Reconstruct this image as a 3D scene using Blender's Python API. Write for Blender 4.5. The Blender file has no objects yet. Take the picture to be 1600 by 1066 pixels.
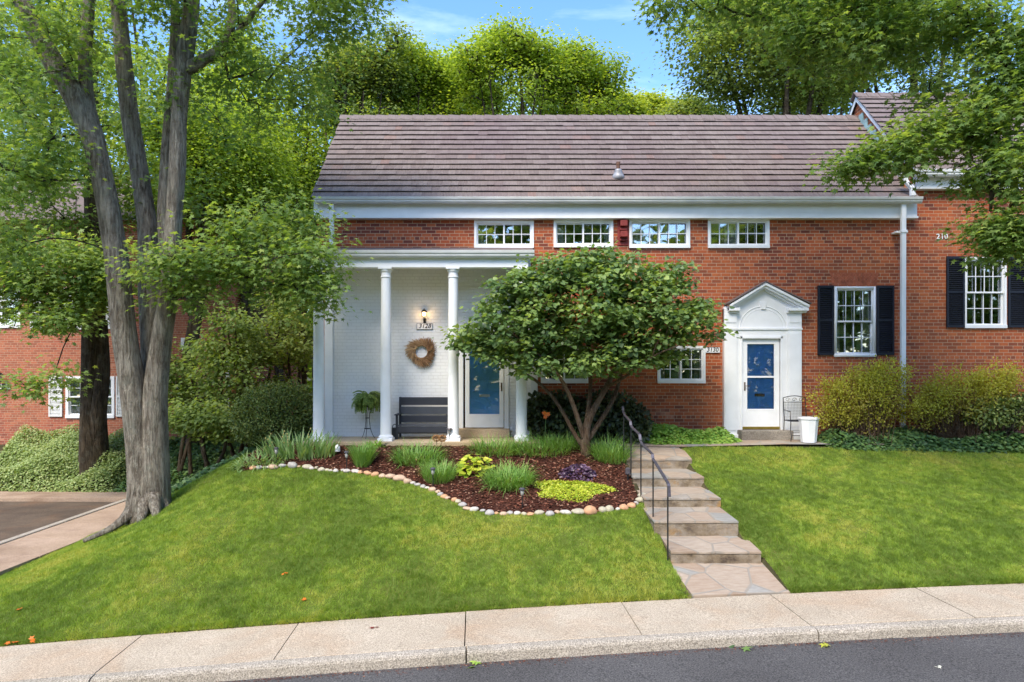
import bpy, bmesh, math, random
import numpy as np
from math import radians, sin, cos, pi, sqrt
from mathutils import Vector, Matrix
C = bpy.context.scene
R = np.random.default_rng(7); random.seed(7)
# ------------------------------------------------------------------ camera
CZ = 3.1; FPX = 1067.0; HY = 580.0; CX = 800.0
cd = bpy.data.cameras.new('camera'); cam = bpy.data.objects.new('camera', cd); C.collection.objects.link(cam)
cam.location = (0, 0, CZ); cam.rotation_euler = (radians(90), 0, 0)
cd.sensor_width = 36; cd.lens = 24.0; cd.shift_y = 47/1600; cd.clip_end = 2000; cd.clip_start = .1
C.camera = cam
# ------------------------------------------------------------------ light
SUN_EL, SUN_AZ = 52, 205     # azimuth from +Y, clockwise
w = bpy.data.worlds.new('World'); C.world = w; w.use_nodes = True
nt = w.node_tree; nt.nodes.clear()
sky = nt.nodes.new('ShaderNodeTexSky'); sky.sky_type = 'NISHITA'; sky.sun_disc = False
sky.sun_elevation = radians(SUN_EL); sky.sun_rotation = radians(SUN_AZ); sky.air_density = 1.0; sky.dust_density = .6; sky.ozone_density = 1.5
bg = nt.nodes.new('ShaderNodeBackground'); bg.inputs[1].default_value = .15
out = nt.nodes.new('ShaderNodeOutputWorld')
# thin high cloud drawn on the sky by direction
tc = nt.nodes.new('ShaderNodeTexCoord'); mp = nt.nodes.new('ShaderNodeMapping'); mp.inputs['Scale'].default_value = (1.2, 2.2, 5.0)
mp.inputs['Rotation'].default_value = (.0, .25, .4)
nz = nt.nodes.new('ShaderNodeTexNoise'); nz.inputs['Scale'].default_value = 1.6; nz.inputs['Detail'].default_value = 8; nz.inputs['Roughness'].default_value = .6
nz.inputs['Distortion'].default_value = .6
cr = nt.nodes.new('ShaderNodeValToRGB'); cr.color_ramp.elements[0].position = .5; cr.color_ramp.elements[1].position = .95
cr.color_ramp.elements[0].color = (0, 0, 0, 1); cr.color_ramp.elements[1].color = (.5, .5, .5, 1)
mx = nt.nodes.new('ShaderNodeMix'); mx.data_type = 'RGBA'; mx.inputs[7].default_value = (7.0, 7.6, 8.4, 1)
L = nt.links.new
L(tc.outputs['Generated'], mp.inputs[0]); L(mp.outputs[0], nz.inputs['Vector']); L(nz.outputs[0], cr.inputs[0]); L(cr.outputs[0], mx.inputs[0])
hs = nt.nodes.new('ShaderNodeHueSaturation'); hs.inputs['Saturation'].default_value = 1.22; hs.inputs['Hue'].default_value = .505
L(sky.outputs[0], hs.inputs['Color']); L(hs.outputs[0], mx.inputs[6]); L(mx.outputs[2], bg.inputs[0]); L(bg.outputs[0], out.inputs[0])
sd = bpy.data.lights.new('sun', 'SUN'); sd.energy = 2.1; sd.angle = radians(28); sd.color = (1, .90, .74)
so = bpy.data.objects.new('sun', sd); C.collection.objects.link(so)
az = radians(SUN_AZ); el = radians(SUN_EL)
sdir = Vector((sin(az)*cos(el), cos(az)*cos(el), sin(el)))
so.rotation_euler = sdir.to_track_quat('Z', 'Y').to_euler(); so.location = (0, -5, 20)
C.view_settings.view_transform = 'Standard'; C.view_settings.look = 'None'; C.view_settings.gamma = 1
C.view_settings.exposure = 1.48
C.render.resolution_x = 1024; C.render.resolution_y = 682
C.render.engine = 'CYCLES'
try:
    C.cycles.max_bounces = 9; C.cycles.transparent_max_bounces = 8; C.cycles.transmission_bounces = 4; C.cycles.diffuse_bounces = 7
except Exception: pass
# ------------------------------------------------------------------ helpers
def X(px, Y): return (px-CX)*Y/FPX
def Z(py, Y): return CZ+(HY-py)*Y/FPX
def W(px, py, Y): return np.array([X(px, Y), Y, Z(py, Y)])
ORG = {}
def setp(o, label=None, cat=None, group=None, kind=None):
    if label: o['label'] = label
    if cat: o['category'] = cat
    if group: o['group'] = group
    if kind: o['kind'] = kind
    return o
def thing(name, label, cat, loc=(0, 0, 0), group=None, local=False, rz=0):
    o = bpy.data.objects.new(name, None); C.collection.objects.link(o); o.location = loc; o.rotation_euler = (0, 0, rz)
    o.empty_display_size = .2
    ORG[o.name] = np.zeros(3) if local else np.array(loc, float)
    return setp(o, label, cat, group)
class MB:
    def __init__(s): s.v = []; s.f = []; s.n = 0; s.m = []; s.mi = 0
    def add(s, vs, fs):
        vs = np.asarray(vs, float).reshape(-1, 3); s.v.append(vs)
        for f in fs: s.f.append(tuple(i+s.n for i in f)); s.m.append(s.mi)
        s.n += len(vs); return s
    def box(s, x0, x1, y0, y1, z0, z1):
        return s.add([(x0,y0,z0),(x1,y0,z0),(x1,y1,z0),(x0,y1,z0),(x0,y0,z1),(x1,y0,z1),(x1,y1,z1),(x0,y1,z1)],
              [(0,3,2,1),(4,5,6,7),(0,1,5,4),(1,2,6,5),(2,3,7,6),(3,0,4,7)])
    def obox(s, c, ax, ay, az_):
        c, ax, ay, az_ = map(lambda q: np.array(q, float), (c, ax, ay, az_))
        vs = [c+i*ax+j*ay+k*az_ for k in (-1, 1) for j, i in ((-1,-1),(-1,1),(1,1),(1,-1))]
        return s.add(vs, [(0,3,2,1),(4,5,6,7),(0,1,5,4),(1,2,6,5),(2,3,7,6),(3,0,4,7)])
    def tube(s, pts, rad, n=8, cap=True, flat=None):
        pts = np.asarray(pts, float); k = len(pts)
        rad = np.full(k, rad) if np.isscalar(rad) else np.asarray(rad, float)
        t = np.gradient(pts, axis=0); t /= np.linalg.norm(t, axis=1)[:, None]+1e-9
        ref = np.array([0, 0, 1.]) if abs(t[0][2]) < .9 else np.array([1., 0, 0])
        a = np.linspace(0, 2*pi, n, endpoint=False); vs = []
        u = np.cross(ref, t[0]); u /= np.linalg.norm(u)
        for i in range(k):
            u = u-t[i]*np.dot(u, t[i]); u /= np.linalg.norm(u)+1e-9; v = np.cross(t[i], u)
            r = rad[i]
            vs.append(pts[i]+r*(np.cos(a)[:, None]*u+np.sin(a)[:, None]*v))
        fs = [(i*n+j, i*n+(j+1) % n, (i+1)*n+(j+1) % n, (i+1)*n+j) for i in range(k-1) for j in range(n)]
        if cap: fs += [tuple(range(n))[::-1], tuple((k-1)*n+j for j in range(n))]
        return s.add(np.concatenate(vs), fs)
    def lathe(s, prof, c, n=20, sx=1, sy=1):
        a = np.linspace(0, 2*pi, n, endpoint=False); vs = []
        for r, z in prof: vs.append(np.stack([c[0]+r*np.cos(a)*sx, c[1]+r*np.sin(a)*sy, np.full(n, c[2]+z)], 1))
        k = len(prof)
        fs = [(i*n+j, i*n+(j+1) % n, (i+1)*n+(j+1) % n, (i+1)*n+j) for i in range(k-1) for j in range(n)]
        fs += [tuple(range(n))[::-1], tuple((k-1)*n+j for j in range(n))]
        return s.add(np.concatenate(vs), fs)
    def prism(s, poly, y0, y1):          # polygon in xz, extruded along y
        k = len(poly)
        vs = [(x, y0, z) for x, z in poly]+[(x, y1, z) for x, z in poly]
        fs = [tuple(range(k)), tuple(range(2*k-1, k-1, -1))]+[(i, i+k, (i+1) % k+k, (i+1) % k) for i in range(k)]
        return s.add(vs, fs)
    def build(s, name, mat, parent=None, smooth=False, bevel=0, sub=0):
        v = np.concatenate(s.v)
        if parent is not None: v = v-ORG[parent.name]
        me = bpy.data.meshes.new(name); me.from_pydata(v.tolist(), [], s.f)
        for m_ in (mat if isinstance(mat, (list, tuple)) else [mat]): me.materials.append(m_)
        if isinstance(mat, (list, tuple)): me.polygons.foreach_set('material_index', s.m)
        if smooth: me.polygons.foreach_set('use_smooth', [True]*len(s.f))
        me.update()
        o = bpy.data.objects.new(name, me); C.collection.objects.link(o)
        if parent is not None: o.parent = parent; ORG[o.name] = ORG[parent.name]
        else: ORG[o.name] = np.zeros(3)
        if bevel:
            b = o.modifiers.new('b', 'BEVEL'); b.width = bevel; b.segments = 2; b.limit_method = 'ANGLE'
        if sub:
            b = o.modifiers.new('s', 'SUBSURF'); b.levels = b.render_levels = sub
        return o
def fastmesh(name, V, F, mat, parent=None, rnd=None, smooth=False):
    """V (n,3); F (m,k) all faces with k corners"""
    V = np.asarray(V, np.float32)
    if parent is not None: V = V-ORG[parent.name].astype(np.float32)
    me = bpy.data.meshes.new(name); F = np.asarray(F, np.int32); m, k = F.shape
    me.vertices.add(len(V)); me.vertices.foreach_set('co', np.ascontiguousarray(V, dtype=np.float32).ravel())
    me.loops.add(m*k); me.loops.foreach_set('vertex_index', F.ravel())
    me.polygons.add(m); me.polygons.foreach_set('loop_start', np.arange(m, dtype=np.int32)*k)
    try: me.polygons.foreach_set('loop_total', np.full(m, k, np.int32))
    except Exception: pass
    if smooth: me.polygons.foreach_set('use_smooth', np.ones(m, bool))
    me.update(calc_edges=True)
    if rnd is not None:
        at = me.attributes.new('rnd', 'FLOAT', 'FACE'); at.data.foreach_set('value', np.asarray(rnd, np.float32))
    me.materials.append(mat)
    o = bpy.data.objects.new(name, me); C.collection.objects.link(o)
    if parent is not None: o.parent = parent; ORG[o.name] = ORG[parent.name]
    else: ORG[o.name] = np.zeros(3)
    return o
# ------------------------------------------------------------------ materials
class N:
    def __init__(s, name):
        s.m = bpy.data.materials.new(name); s.m.use_nodes = True; s.t = s.m.node_tree; s.t.nodes.clear()
        s.out = s.n('ShaderNodeOutputMaterial')
    def n(s, k, **kw):
        o = s.t.nodes.new(k)
        for a, b in kw.items():
            if a.startswith('_'): setattr(o, a[1:], b)
            else: o.inputs[a.replace('__', ' ')].default_value = b
        return o
    def l(s, a, b): s.t.links.new(a, b); return s
    def co(s, kind='Object'): return s.n('ShaderNodeTexCoord').outputs[kind]
    def map(s, v, scale=(1, 1, 1), rot=(0, 0, 0), loc=(0, 0, 0)):
        m = s.n('ShaderNodeMapping'); m.inputs['Scale'].default_value = scale; m.inputs['Rotation'].default_value = rot; m.inputs['Location'].default_value = loc
        s.l(v, m.inputs[0]); return m.outputs[0]
    def noise(s, v, sc, det=4, rough=.55, dist=0):
        o = s.n('ShaderNodeTexNoise'); o.inputs['Scale'].default_value = sc; o.inputs['Detail'].default_value = det
        o.inputs['Roughness'].default_value = rough; o.inputs['Distortion'].default_value = dist; s.l(v, o.inputs['Vector']); return o.outputs[0]
    def ramp(s, f, stops):
        o = s.n('ShaderNodeValToRGB'); e = o.color_ramp.elements
        while len(e) < len(stops): e.new(.5)
        for i, (p, c) in enumerate(stops): e[i].position = p; e[i].color = (*c, 1) if len(c) == 3 else c
        s.l(f, o.inputs[0]); return o.outputs[0]
    def mix(s, f, a, b, mode='MIX'):
        o = s.n('ShaderNodeMix'); o.data_type = 'RGBA'; o.blend_type = mode
        for v, i in ((f, 0), (a, 6), (b, 7)):
            if isinstance(v, (int, float)): o.inputs[i].default_value = v
            elif isinstance(v, tuple): o.inputs[i].default_value = (*v, 1)
            else: s.l(v, o.inputs[i])
        return o.outputs[2]
    def math(s, op, a, b=0, c=None):
        o = s.n('ShaderNodeMath'); o.operation = op
        for i, v in enumerate((a, b) if c is None else (a, b, c)):
            if isinstance(v, (int, float)): o.inputs[i].default_value = v
            else: s.l(v, o.inputs[i])
        return o.outputs[0]
    def bump(s, h, d=.01, st=1, nrm=None):
        o = s.n('ShaderNodeBump'); o.inputs['Strength'].default_value = st; o.inputs['Distance'].default_value = d
        s.l(h, o.inputs['Height'])
        if nrm is not None: s.l(nrm, o.inputs['Normal'])
        return o.outputs[0]
    def pbsdf(s, col, rough=.8, bump=None, metal=0, spec=.4, finish=True):
        o = s.n('ShaderNodeBsdfPrincipled'); o.inputs['Metallic'].default_value = metal
        o.inputs['Specular IOR Level'].default_value = spec
        if isinstance(col, tuple): o.inputs['Base Color'].default_value = (*col, 1)
        else: s.l(col, o.inputs['Base Color'])
        if isinstance(rough, (int, float)): o.inputs['Roughness'].default_value = rough
        else: s.l(rough, o.inputs['Roughness'])
        if bump is not None: s.l(bump, o.inputs['Normal'])
        if finish: s.l(o.outputs[0], s.out.inputs[0])
        return o
def simple(name, col, rough=.6, var=.12, sc=6, metal=0, bump=.0, spec=.4):
    n = N(name); c = n.co(); z = n.noise(c, sc, 6)
    a = tuple(max(0, x*(1-var)) for x in col); b = tuple(min(1, x*(1+var)) for x in col)
    cc = n.ramp(z, [(.3, a), (.7, b)])
    n.pbsdf(cc, rough, n.bump(n.noise(c, sc*8, 4), bump) if bump else None, metal, spec); return n.m
LK = (1.7, 1.45, 1.2)
def leafmat(name, cols, trans=.35, gloss=.25, patch=.9, tcol=None):
    """cols: dark, mid, light base colours of the leaves"""
    n = N(name); at = n.n('ShaderNodeAttribute'); at.attribute_name = 'rnd'
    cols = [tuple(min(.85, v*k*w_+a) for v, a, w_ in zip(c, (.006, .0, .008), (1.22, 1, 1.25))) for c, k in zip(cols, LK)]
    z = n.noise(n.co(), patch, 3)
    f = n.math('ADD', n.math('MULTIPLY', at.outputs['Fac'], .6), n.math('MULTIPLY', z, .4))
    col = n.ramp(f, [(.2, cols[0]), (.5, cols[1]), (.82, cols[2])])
    p = n.pbsdf(col, .45, None, 0, gloss, finish=False)
    tr = n.n('ShaderNodeBsdfTranslucent')
    n.l(n.mix(1.0, col, tcol or (1.5, 1.45, .5), 'MULTIPLY'), tr.inputs[0])
    m = n.n('ShaderNodeMixShader'); m.inputs[0].default_value = trans
    n.l(p.outputs[0], m.inputs[1]); n.l(tr.outputs[0], m.inputs[2]); n.l(m.outputs[0], n.out.inputs[0])
    return n.m
def brickmat(name, axis='Y', white=False, hue=(.42, .10, .038), dark=(.17, .045, .030), mortar=(.52, .37, .25)):
    n = N(name); c = n.co(); sp = n.n('ShaderNodeSeparateXYZ'); n.l(c, sp.inputs[0])
    cb = n.n('ShaderNodeCombineXYZ'); n.l(sp.outputs[0 if axis == 'Y' else 1], cb.inputs[0]); n.l(sp.outputs[2], cb.inputs[1])
    rh = .0785
    def bt(wd, off):
        b = n.n('ShaderNodeTexBrick'); b.offset = off
        for k, v in (('Scale', 1), ('Brick Width', wd), ('Row Height', rh), ('Mortar Size', .0062), ('Mortar Smooth', .35), ('Bias', -.1)): b.inputs[k].default_value = v
        b.inputs['Color1'].default_value = (0, 0, 0, 1); b.inputs['Color2'].default_value = (1, 1, 1, 1); b.inputs['Mortar'].default_value = (.5, .5, .5, 1)
        n.l(cb.outputs[0], b.inputs['Vector']); return b
    b1, b2 = bt(.222, .5), bt(.111, .5)
    row = n.math('FLOOR', n.math('DIVIDE', sp.outputs[2], rh))
    m = n.math('LESS_THAN', n.math('FLOORED_MODULO', row, 6), .5)
    rc = n.mix(m, b1.outputs[0], b2.outputs[0]); fac = n.math('ADD', n.math('MULTIPLY', b1.outputs[1], n.math('SUBTRACT', 1, m)), n.math('MULTIPLY', b2.outputs[1], m))
    fine = n.noise(c, 60, 5)
    h = n.math('ADD', n.math('MULTIPLY', n.math('SUBTRACT', 1, fac), 1.0), n.math('MULTIPLY', fine, .35))
    if white:
        base = n.ramp(n.noise(c, 1.7, 6), [(.3, (.74, .75, .77)), (.7, (.83, .84, .85))])
        dirt = n.math('MULTIPLY', fac, .30)
        col = n.mix(dirt, base, (.5, .5, .5))
        n.pbsdf(col, .55, n.bump(h, .006, .8)); return n.m
    bc = n.ramp(rc, [(.08, dark), (.32, (hue[0]*.86, hue[1]*.8, hue[2]*.85)), (.7, hue), (1, (hue[0]*1.12, hue[1]*1.35, hue[2]*1.3))])
    # larger regions of slightly different brick batches, and salmon patches left by mended brick
    bc = n.mix(n.math('MULTIPLY', n.ramp(n.noise(c, .55, 4), [(.42, (0, 0, 0)), (.6, (1, 1, 1))]), .35), bc, (hue[0]*1.15, hue[1]*1.45, hue[2]*1.2))
    bc = n.mix(n.math('MULTIPLY', n.ramp(n.noise(c, 9, 5), [(.45, (0, 0, 0)), (.75, (1, 1, 1))]), .35), bc, (.17, .05, .04))
    q = n.n('ShaderNodeTexNoise'); q.inputs['Scale'].default_value = .9; q.inputs['Detail'].default_value = 1
    qx = n.math('FLOOR', n.math('DIVIDE', n.math('ADD', sp.outputs[0 if axis == 'Y' else 1], n.math('MULTIPLY', n.math('FLOORED_MODULO', row, 2), .111)), .222))
    qc = n.n('ShaderNodeCombineXYZ'); n.l(n.math('MULTIPLY', qx, .16), qc.inputs[0]); n.l(n.math('MULTIPLY', row, .12), qc.inputs[1]); qc.inputs[2].default_value = 4.3
    q.inputs['Scale'].default_value = 1.6; n.l(qc.outputs[0], q.inputs['Vector'])
    bc = n.mix(n.math('MULTIPLY', n.ramp(q.outputs[0], [(.74, (0, 0, 0)), (.76, (1, 1, 1))]), .6), bc, (.55, .24, .15))
    mo = n.ramp(n.noise(c, 25, 3), [(.3, tuple(x*.8 for x in mortar)), (.7, mortar)])
    col = n.mix(fac, bc, mo)
    n.pbsdf(col, .85, n.bump(h, .006, .9), 0, .25); return n.m
def groundmat(name, cols, sc=1.2, fsc=40, bump=.02):
    n = N(name); c = n.co(); z = n.noise(c, sc, 5); f = n.noise(c, fsc, 5)
    a = n.ramp(n.math('ADD', n.math('MULTIPLY', z, .6), n.math('MULTIPLY', f, .4)), [(.35, cols[0]), (.5, cols[1]), (.65, cols[2])])
    n.pbsdf(a, .95, n.bump(f, bump), 0, .15); return n.m
def concrete(name, a, b, speck=.5, stain=(.38, .24, .14)):
    n = N(name); c = n.co()
    base = n.ramp(n.noise(c, 1.3, 6), [(.3, a), (.7, b)])
    base = n.mix(n.math('MULTIPLY', n.ramp(n.noise(c, .8, 5, .6, .5), [(.48, (0, 0, 0)), (.7, (1, 1, 1))]), .45), base, stain)
    v = n.n('ShaderNodeTexVoronoi'); v.inputs['Scale'].default_value = 75; n.l(c, v.inputs['Vector'])
    sp = n.ramp(n.noise(c, 62, 3, .9), [(.36, (.12, .10, .08)), (.5, (.5, .5, .5)), (.62, (.92, .9, .87))])
    col = n.mix(speck, base, sp, 'OVERLAY')
    n.pbsdf(col, .9, n.bump(n.noise(c, 110, 4, .7), .006), 0, .2); return n.m
def asphalt():
    n = N('asphalt'); c = n.co()
    base = n.ramp(n.noise(c, .7, 5), [(.3, (.072, .069, .068)), (.7, (.10, .097, .096))])
    sp = n.ramp(n.noise(c, 55, 3, .9), [(.35, (.08, .08, .08)), (.5, (.45, .45, .45)), (.66, (.98, .95, .92))])
    col = n.mix(.95, base, sp, 'OVERLAY'); n.pbsdf(col, .85, n.bump(n.noise(c, 90, 4, .7), .008), 0, .3); return n.m
def flagstone():
    n = N('flagstone'); c = n.co()
    d = n.noise(c, 1.1, 2)
    vv = n.map(c, (1.9, 1.55, .01))
    v = n.n('ShaderNodeTexVoronoi'); v.inputs['Scale'].default_value = 1.0; v.inputs['Randomness'].default_value = 1; n.l(vv, v.inputs['Vector'])
    e = n.n('ShaderNodeTexVoronoi'); e.feature = 'DISTANCE_TO_EDGE'; e.inputs['Scale'].default_value = 1.0; n.l(vv, e.inputs['Vector'])
    sp = n.n('ShaderNodeSeparateColor'); n.l(v.outputs['Color'], sp.inputs[0])
    col = n.ramp(sp.outputs[0], [(.0, (.27, .19, .13)), (.3, (.36, .27, .20)), (.5, (.33, .28, .22)), (.66, (.40, .31, .24)), (.78, (.21, .235, .23)), (1, (.27, .28, .27))])
    col = n.mix(.35, col, n.ramp(n.noise(n.map(c, (3, 9, 3)), 2, 6), [(.3, (.22, .16, .11)), (.7, (.44, .38, .31))]))
    ed = n.ramp(e.outputs[0], [(.012, (1, 1, 1)), (.035, (0, 0, 0))])
    col = n.mix(ed, col, (.27, .24, .20))
    n.pbsdf(col, .75, n.bump(n.math('ADD', n.math('MULTIPLY', ed, -1), n.noise(c, 30, 5)), .006), 0, .3); return n.m
def riserstone():
    n = N('riser_stone'); c = n.co()
    base = n.ramp(n.noise(n.map(c, (2.2, 2.2, 3)), 1.2, 6, .65), [(.3, (.07, .05, .035)), (.42, (.22, .17, .11)), (.55, (.31, .26, .20)), (.68, (.34, .20, .07))])
    base = n.mix(n.math('MULTIPLY', n.ramp(n.noise(c, 9, 6), [(.4, (0, 0, 0)), (.7, (1, 1, 1))]), .5), base, (.12, .09, .07))
    n.pbsdf(base, .9, n.bump(n.noise(c, 40, 6, .7), .015)); return n.m
def bark(name, a, b, c3, lich=.5, sc=1.0):
    n = N(name); c = n.co()
    st = n.map(c, (1, 1, .13)); st2 = n.map(c, (1, 1, .45))
    f = n.noise(st, 20*sc, 6, .65, .6); f2 = n.noise(st2, 34*sc, 6, .7, .8)
    h = n.math('ADD', n.math('MULTIPLY', n.ramp(f, [(.38, (0, 0, 0)), (.56, (1, 1, 1))]), .55), n.math('MULTIPLY', f2, .9))
    col = n.ramp(n.math('MULTIPLY', h, .8), [(.22, a), (.5, b), (.8, c3)])
    col = n.mix(.35, col, n.ramp(n.noise(c, 2.2, 5), [(.35, a), (.65, c3)]))
    li = n.ramp(n.noise(c, 5, 6, .65), [(.5, (0, 0, 0)), (.66, (1, 1, 1))])
    col = n.mix(n.math('MULTIPLY', li, lich), col, (.30, .31, .25))
    n.pbsdf(col, .95, n.bump(h, .05), 0, .15); return n.m
def rooftile():
    n = N('roof_shingle'); at = n.n('ShaderNodeAttribute'); at.attribute_name = 'rnd'; c = n.co()
    col = n.ramp(at.outputs['Fac'], [(0, (.130, .104, .095)), (.3, (.155, .127, .117)), (.7, (.172, .143, .132)), (.93, (.195, .165, .152)), (1, (.20, .125, .10))])
    st = n.noise(n.map(c, (9, 1.2, 1.2)), 3, 5)
    col = n.mix(.35, col, n.ramp(st, [(.3, (.13, .095, .085)), (.7, (.3, .235, .21))]))
    col = n.mix(n.math('MULTIPLY', n.ramp(n.noise(c, .5, 5), [(.45, (0, 0, 0)), (.7, (1, 1, 1))]), .5), col, (.13, .09, .10))
    col = n.mix(n.ramp(n.noise(c, 16, 4, .8), [(.74, (0, 0, 0)), (.78, (.6, .6, .6))]), col, (.42, .4, .36))
    n.pbsdf(col, .9, n.bump(n.noise(n.map(c, (4, 1, 1)), 25, 4), .002), 0, .25); return n.m
def glassmat(name, tint=(.05, .06, .06), mixf=.42):
    n = N(name); g = n.n('ShaderNodeBsdfGlossy'); g.inputs['Roughness'].default_value = .015; g.inputs[0].default_value = (.9, .95, 1, 1)
    t = n.n('ShaderNodeBsdfTransparent'); t.inputs[0].default_value = (.97, .985, .985, 1)
    c = n.co(); n.l(n.bump(n.noise(c, 1.4, 1), .02, .10), g.inputs['Normal'])
    m = n.n('ShaderNodeMixShader'); fr = n.n('ShaderNodeFresnel'); fr.inputs[0].default_value = 1.5
    n.l(n.math('ADD', fr.outputs[0], mixf-.1), m.inputs[0]); n.l(t.outputs[0], m.inputs[1]); n.l(g.outputs[0], m.inputs[2]); n.l(m.outputs[0], n.out.inputs[0]); return n.m
M = {}
M['white'] = simple('white_paint', (.80, .81, .82), .45, .05, 3, spec=.4)
M['offwhite'] = simple('offwhite_gutter', (.62, .62, .60), .4, .12, 2)
M['plastic'] = simple('white_plastic', (.82, .82, .84), .35, .03, 3)
M['lshut'] = simple('pale_shutter_paint', (.68, .69, .68), .5, .05, 3)
M['brick'] = brickmat('red_brick'); M['brickX'] = brickmat('red_brick_side', 'X'); M['brickw'] = brickmat('white_painted_brick', 'Y', True)
M['brickl'] = brickmat('red_brick_old', 'Y', hue=(.40, .12, .07), dark=(.25, .075, .05))
M['arch'] = simple('soldier_brick', (.36, .10, .05), .85, .35, 9, bump=.01)
M['redpaint'] = simple('dark_red_paint', (.22, .03, .025), .6, .2, 8)
M['navy'] = simple('navy_shutter_paint', (.010, .012, .022), .45, .2, 4)
M['bench'] = simple('charcoal_paint', (.032, .036, .048), .5, .12, 6)
M['bench2'] = simple('slate_grey_paint', (.06, .068, .085), .5, .12, 6)
M['iron'] = simple('black_iron', (.016, .016, .018), .4, .2, 20)
M['iron2'] = simple('worn_grey_iron', (.12, .11, .13), .35, .3, 20, metal=.5)
M['blue'] = simple('blue_door_paint', (.17, .52, .95), .35, .05, 3)
M['blue2'] = simple('dark_blue_door_paint', (.12, .35, .74), .35, .08, 3)
M['brass'] = simple('brass', (.45, .33, .08), .35, .2, 8, metal=.8)
M['bronze'] = simple('brown_metal', (.12, .07, .04), .4, .2, 8, metal=.6)
M['dark'] = simple('dark_room', (.020, .020, .020), .9, .3, 2)
M['curtain'] = simple('curtain_cloth', (.58, .57, .54), .9, .2, 6)
M['glass'] = glassmat('window_glass', mixf=.34); M['glass2'] = glassmat('door_glass', mixf=.12)
M['roof'] = rooftile()
M['asphalt'] = asphalt(); M['asphalt2'] = concrete('old_wet_asphalt', (.08, .06, .045), (.14, .105, .075), .6, (.20, .11, .06))
M['walk'] = concrete('sidewalk_concrete', (.37, .31, .235), (.45, .385, .30), .6)
M['kerb'] = concrete('kerb_concrete', (.30, .27, .22), (.38, .34, .29), .85, (.22, .19, .14))
M['walk2'] = concrete('old_walk_concrete', (.32, .23, .16), (.42, .31, .23), .4, (.14, .08, .05))
M['slab'] = concrete('porch_slab', (.40, .31, .20), (.50, .40, .28), .4, (.3, .2, .1))
M['stepc'] = concrete('door_step_stone', (.20, .18, .15), (.30, .27, .23), .6, (.1, .08, .06))
M['flag'] = flagstone(); M['riser'] = riserstone()
M['soil'] = groundmat('soil', [(.035, .03, .015), (.06, .055, .025), (.09, .075, .04)])
M['lawn'] = groundmat('lawn_soil', [(.07, .09, .015), (.10, .14, .02), (.15, .16, .04)], 1.0, 60, .03)
M['mulchb'] = groundmat('mulch_bed', [(.03, .012, .008), (.06, .022, .014), (.11, .045, .03)], 3, 50, .04)
def rndmat(name, stops, rough=.9, spec=.2, trans=0):
    n = N(name); at = n.n('ShaderNodeAttribute'); at.attribute_name = 'rnd'
    n.pbsdf(n.ramp(at.outputs['Fac'], stops), rough, None, 0, spec); return n.m
M['mulch'] = rndmat('mulch_chips', [(0, (.045, .014, .009)), (.5, (.12, .040, .024)), (.8, (.20, .075, .045)), (1, (.36, .22, .15))])
M['barkm'] = bark('maple_bark', (.055, .042, .03), (.19, .155, .12), (.36, .32, .26), .35, 1.0)
M['barkd'] = bark('dark_bark', (.018, .013, .009), (.06, .045, .03), (.12, .09, .06), .15, .7)
M['barkb'] = bark('branch_bark', (.02, .016, .012), (.055, .045, .035), (.10, .085, .07), .2, 1.6)
M['barkr'] = bark('redbud_bark', (.05, .03, .02), (.15, .09, .055), (.25, .17, .11), .3, 2.2)
# leaf colours (dark, mid, light)
M['l_maple'] = leafmat('maple_leaf', [(.05, .11, .025), (.11, .21, .045), (.24, .36, .08)], .5)
M['l_dark'] = leafmat('shade_leaf', [(.05, .10, .025), (.10, .18, .04), (.20, .30, .06)], .5)
M['l_bg'] = leafmat('woodland_leaf', [(.08, .15, .018), (.15, .26, .03), (.29, .41, .05)], .55, .2, .35)
M['l_bg2'] = leafmat('oak_leaf', [(.06, .11, .025), (.12, .20, .04), (.25, .34, .08)], .5, .2, .35)
M['l_yel'] = leafmat('yellow_green_leaf', [(.10, .18, .02), (.20, .30, .03), (.34, .42, .05)], .45, .2, .6)
M['l_redbud'] = leafmat('redbud_leaf', [(.035, .08, .022), (.085, .175, .04), (.22, .35, .065)], .4, .45, 1.2)
M['l_box'] = leafmat('boxwood_leaf', [(.035, .07, .012), (.10, .17, .03), (.26, .34, .07)], .2, .3, 2)
M['l_rhodo'] = leafmat('dark_evergreen_leaf', [(.012, .025, .008), (.028, .055, .015), (.07, .11, .025)], .12, .4, 2)
M['l_ivy'] = leafmat('ivy_leaf', [(.018, .055, .014), (.04, .11, .022), (.11, .22, .04)], .2, .45, 1.5)
M['l_pachy'] = leafmat('groundcover_leaf', [(.08, .19, .02), (.15, .32, .04), (.28, .45, .07)], .3, .3, 2)
M['l_spirea'] = leafmat('spirea_leaf', [(.15, .14, .03), (.25, .31, .035), (.47, .55, .07)], .45, .2, 1.5)
M['l_lilio'] = leafmat('grass_blade', [(.05, .14, .02), (.10, .24, .035), (.22, .38, .08)], .3, .35, 3)
M['l_iris'] = leafmat('iris_blade', [(.07, .16, .04), (.14, .27, .08), (.27, .42, .15)], .3, .35, 3)
M['l_hosta'] = leafmat('lime_leaf', [(.10, .20, .015), (.26, .38, .02), (.42, .50, .06)], .3, .35, 3)
M['l_purple'] = leafmat('purple_leaf', [(.018, .012, .018), (.045, .03, .045), (.11, .09, .11)], .1, .5, 3, (1, .6, 1))
M['l_hedge'] = leafmat('pale_hedge_leaf', [(.09, .16, .04), (.17, .28, .08), (.32, .44, .16)], .3, .3, 1)
M['l_fern'] = leafmat('fern_leaf', [(.05, .10, .015), (.11, .19, .03), (.22, .33, .06)], .3, .3, 3)
M['turf'] = leafmat('turf_blade', [(.075, .145, .018), (.155, .27, .03), (.31, .39, .065)], .4, .15, .55)
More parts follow.
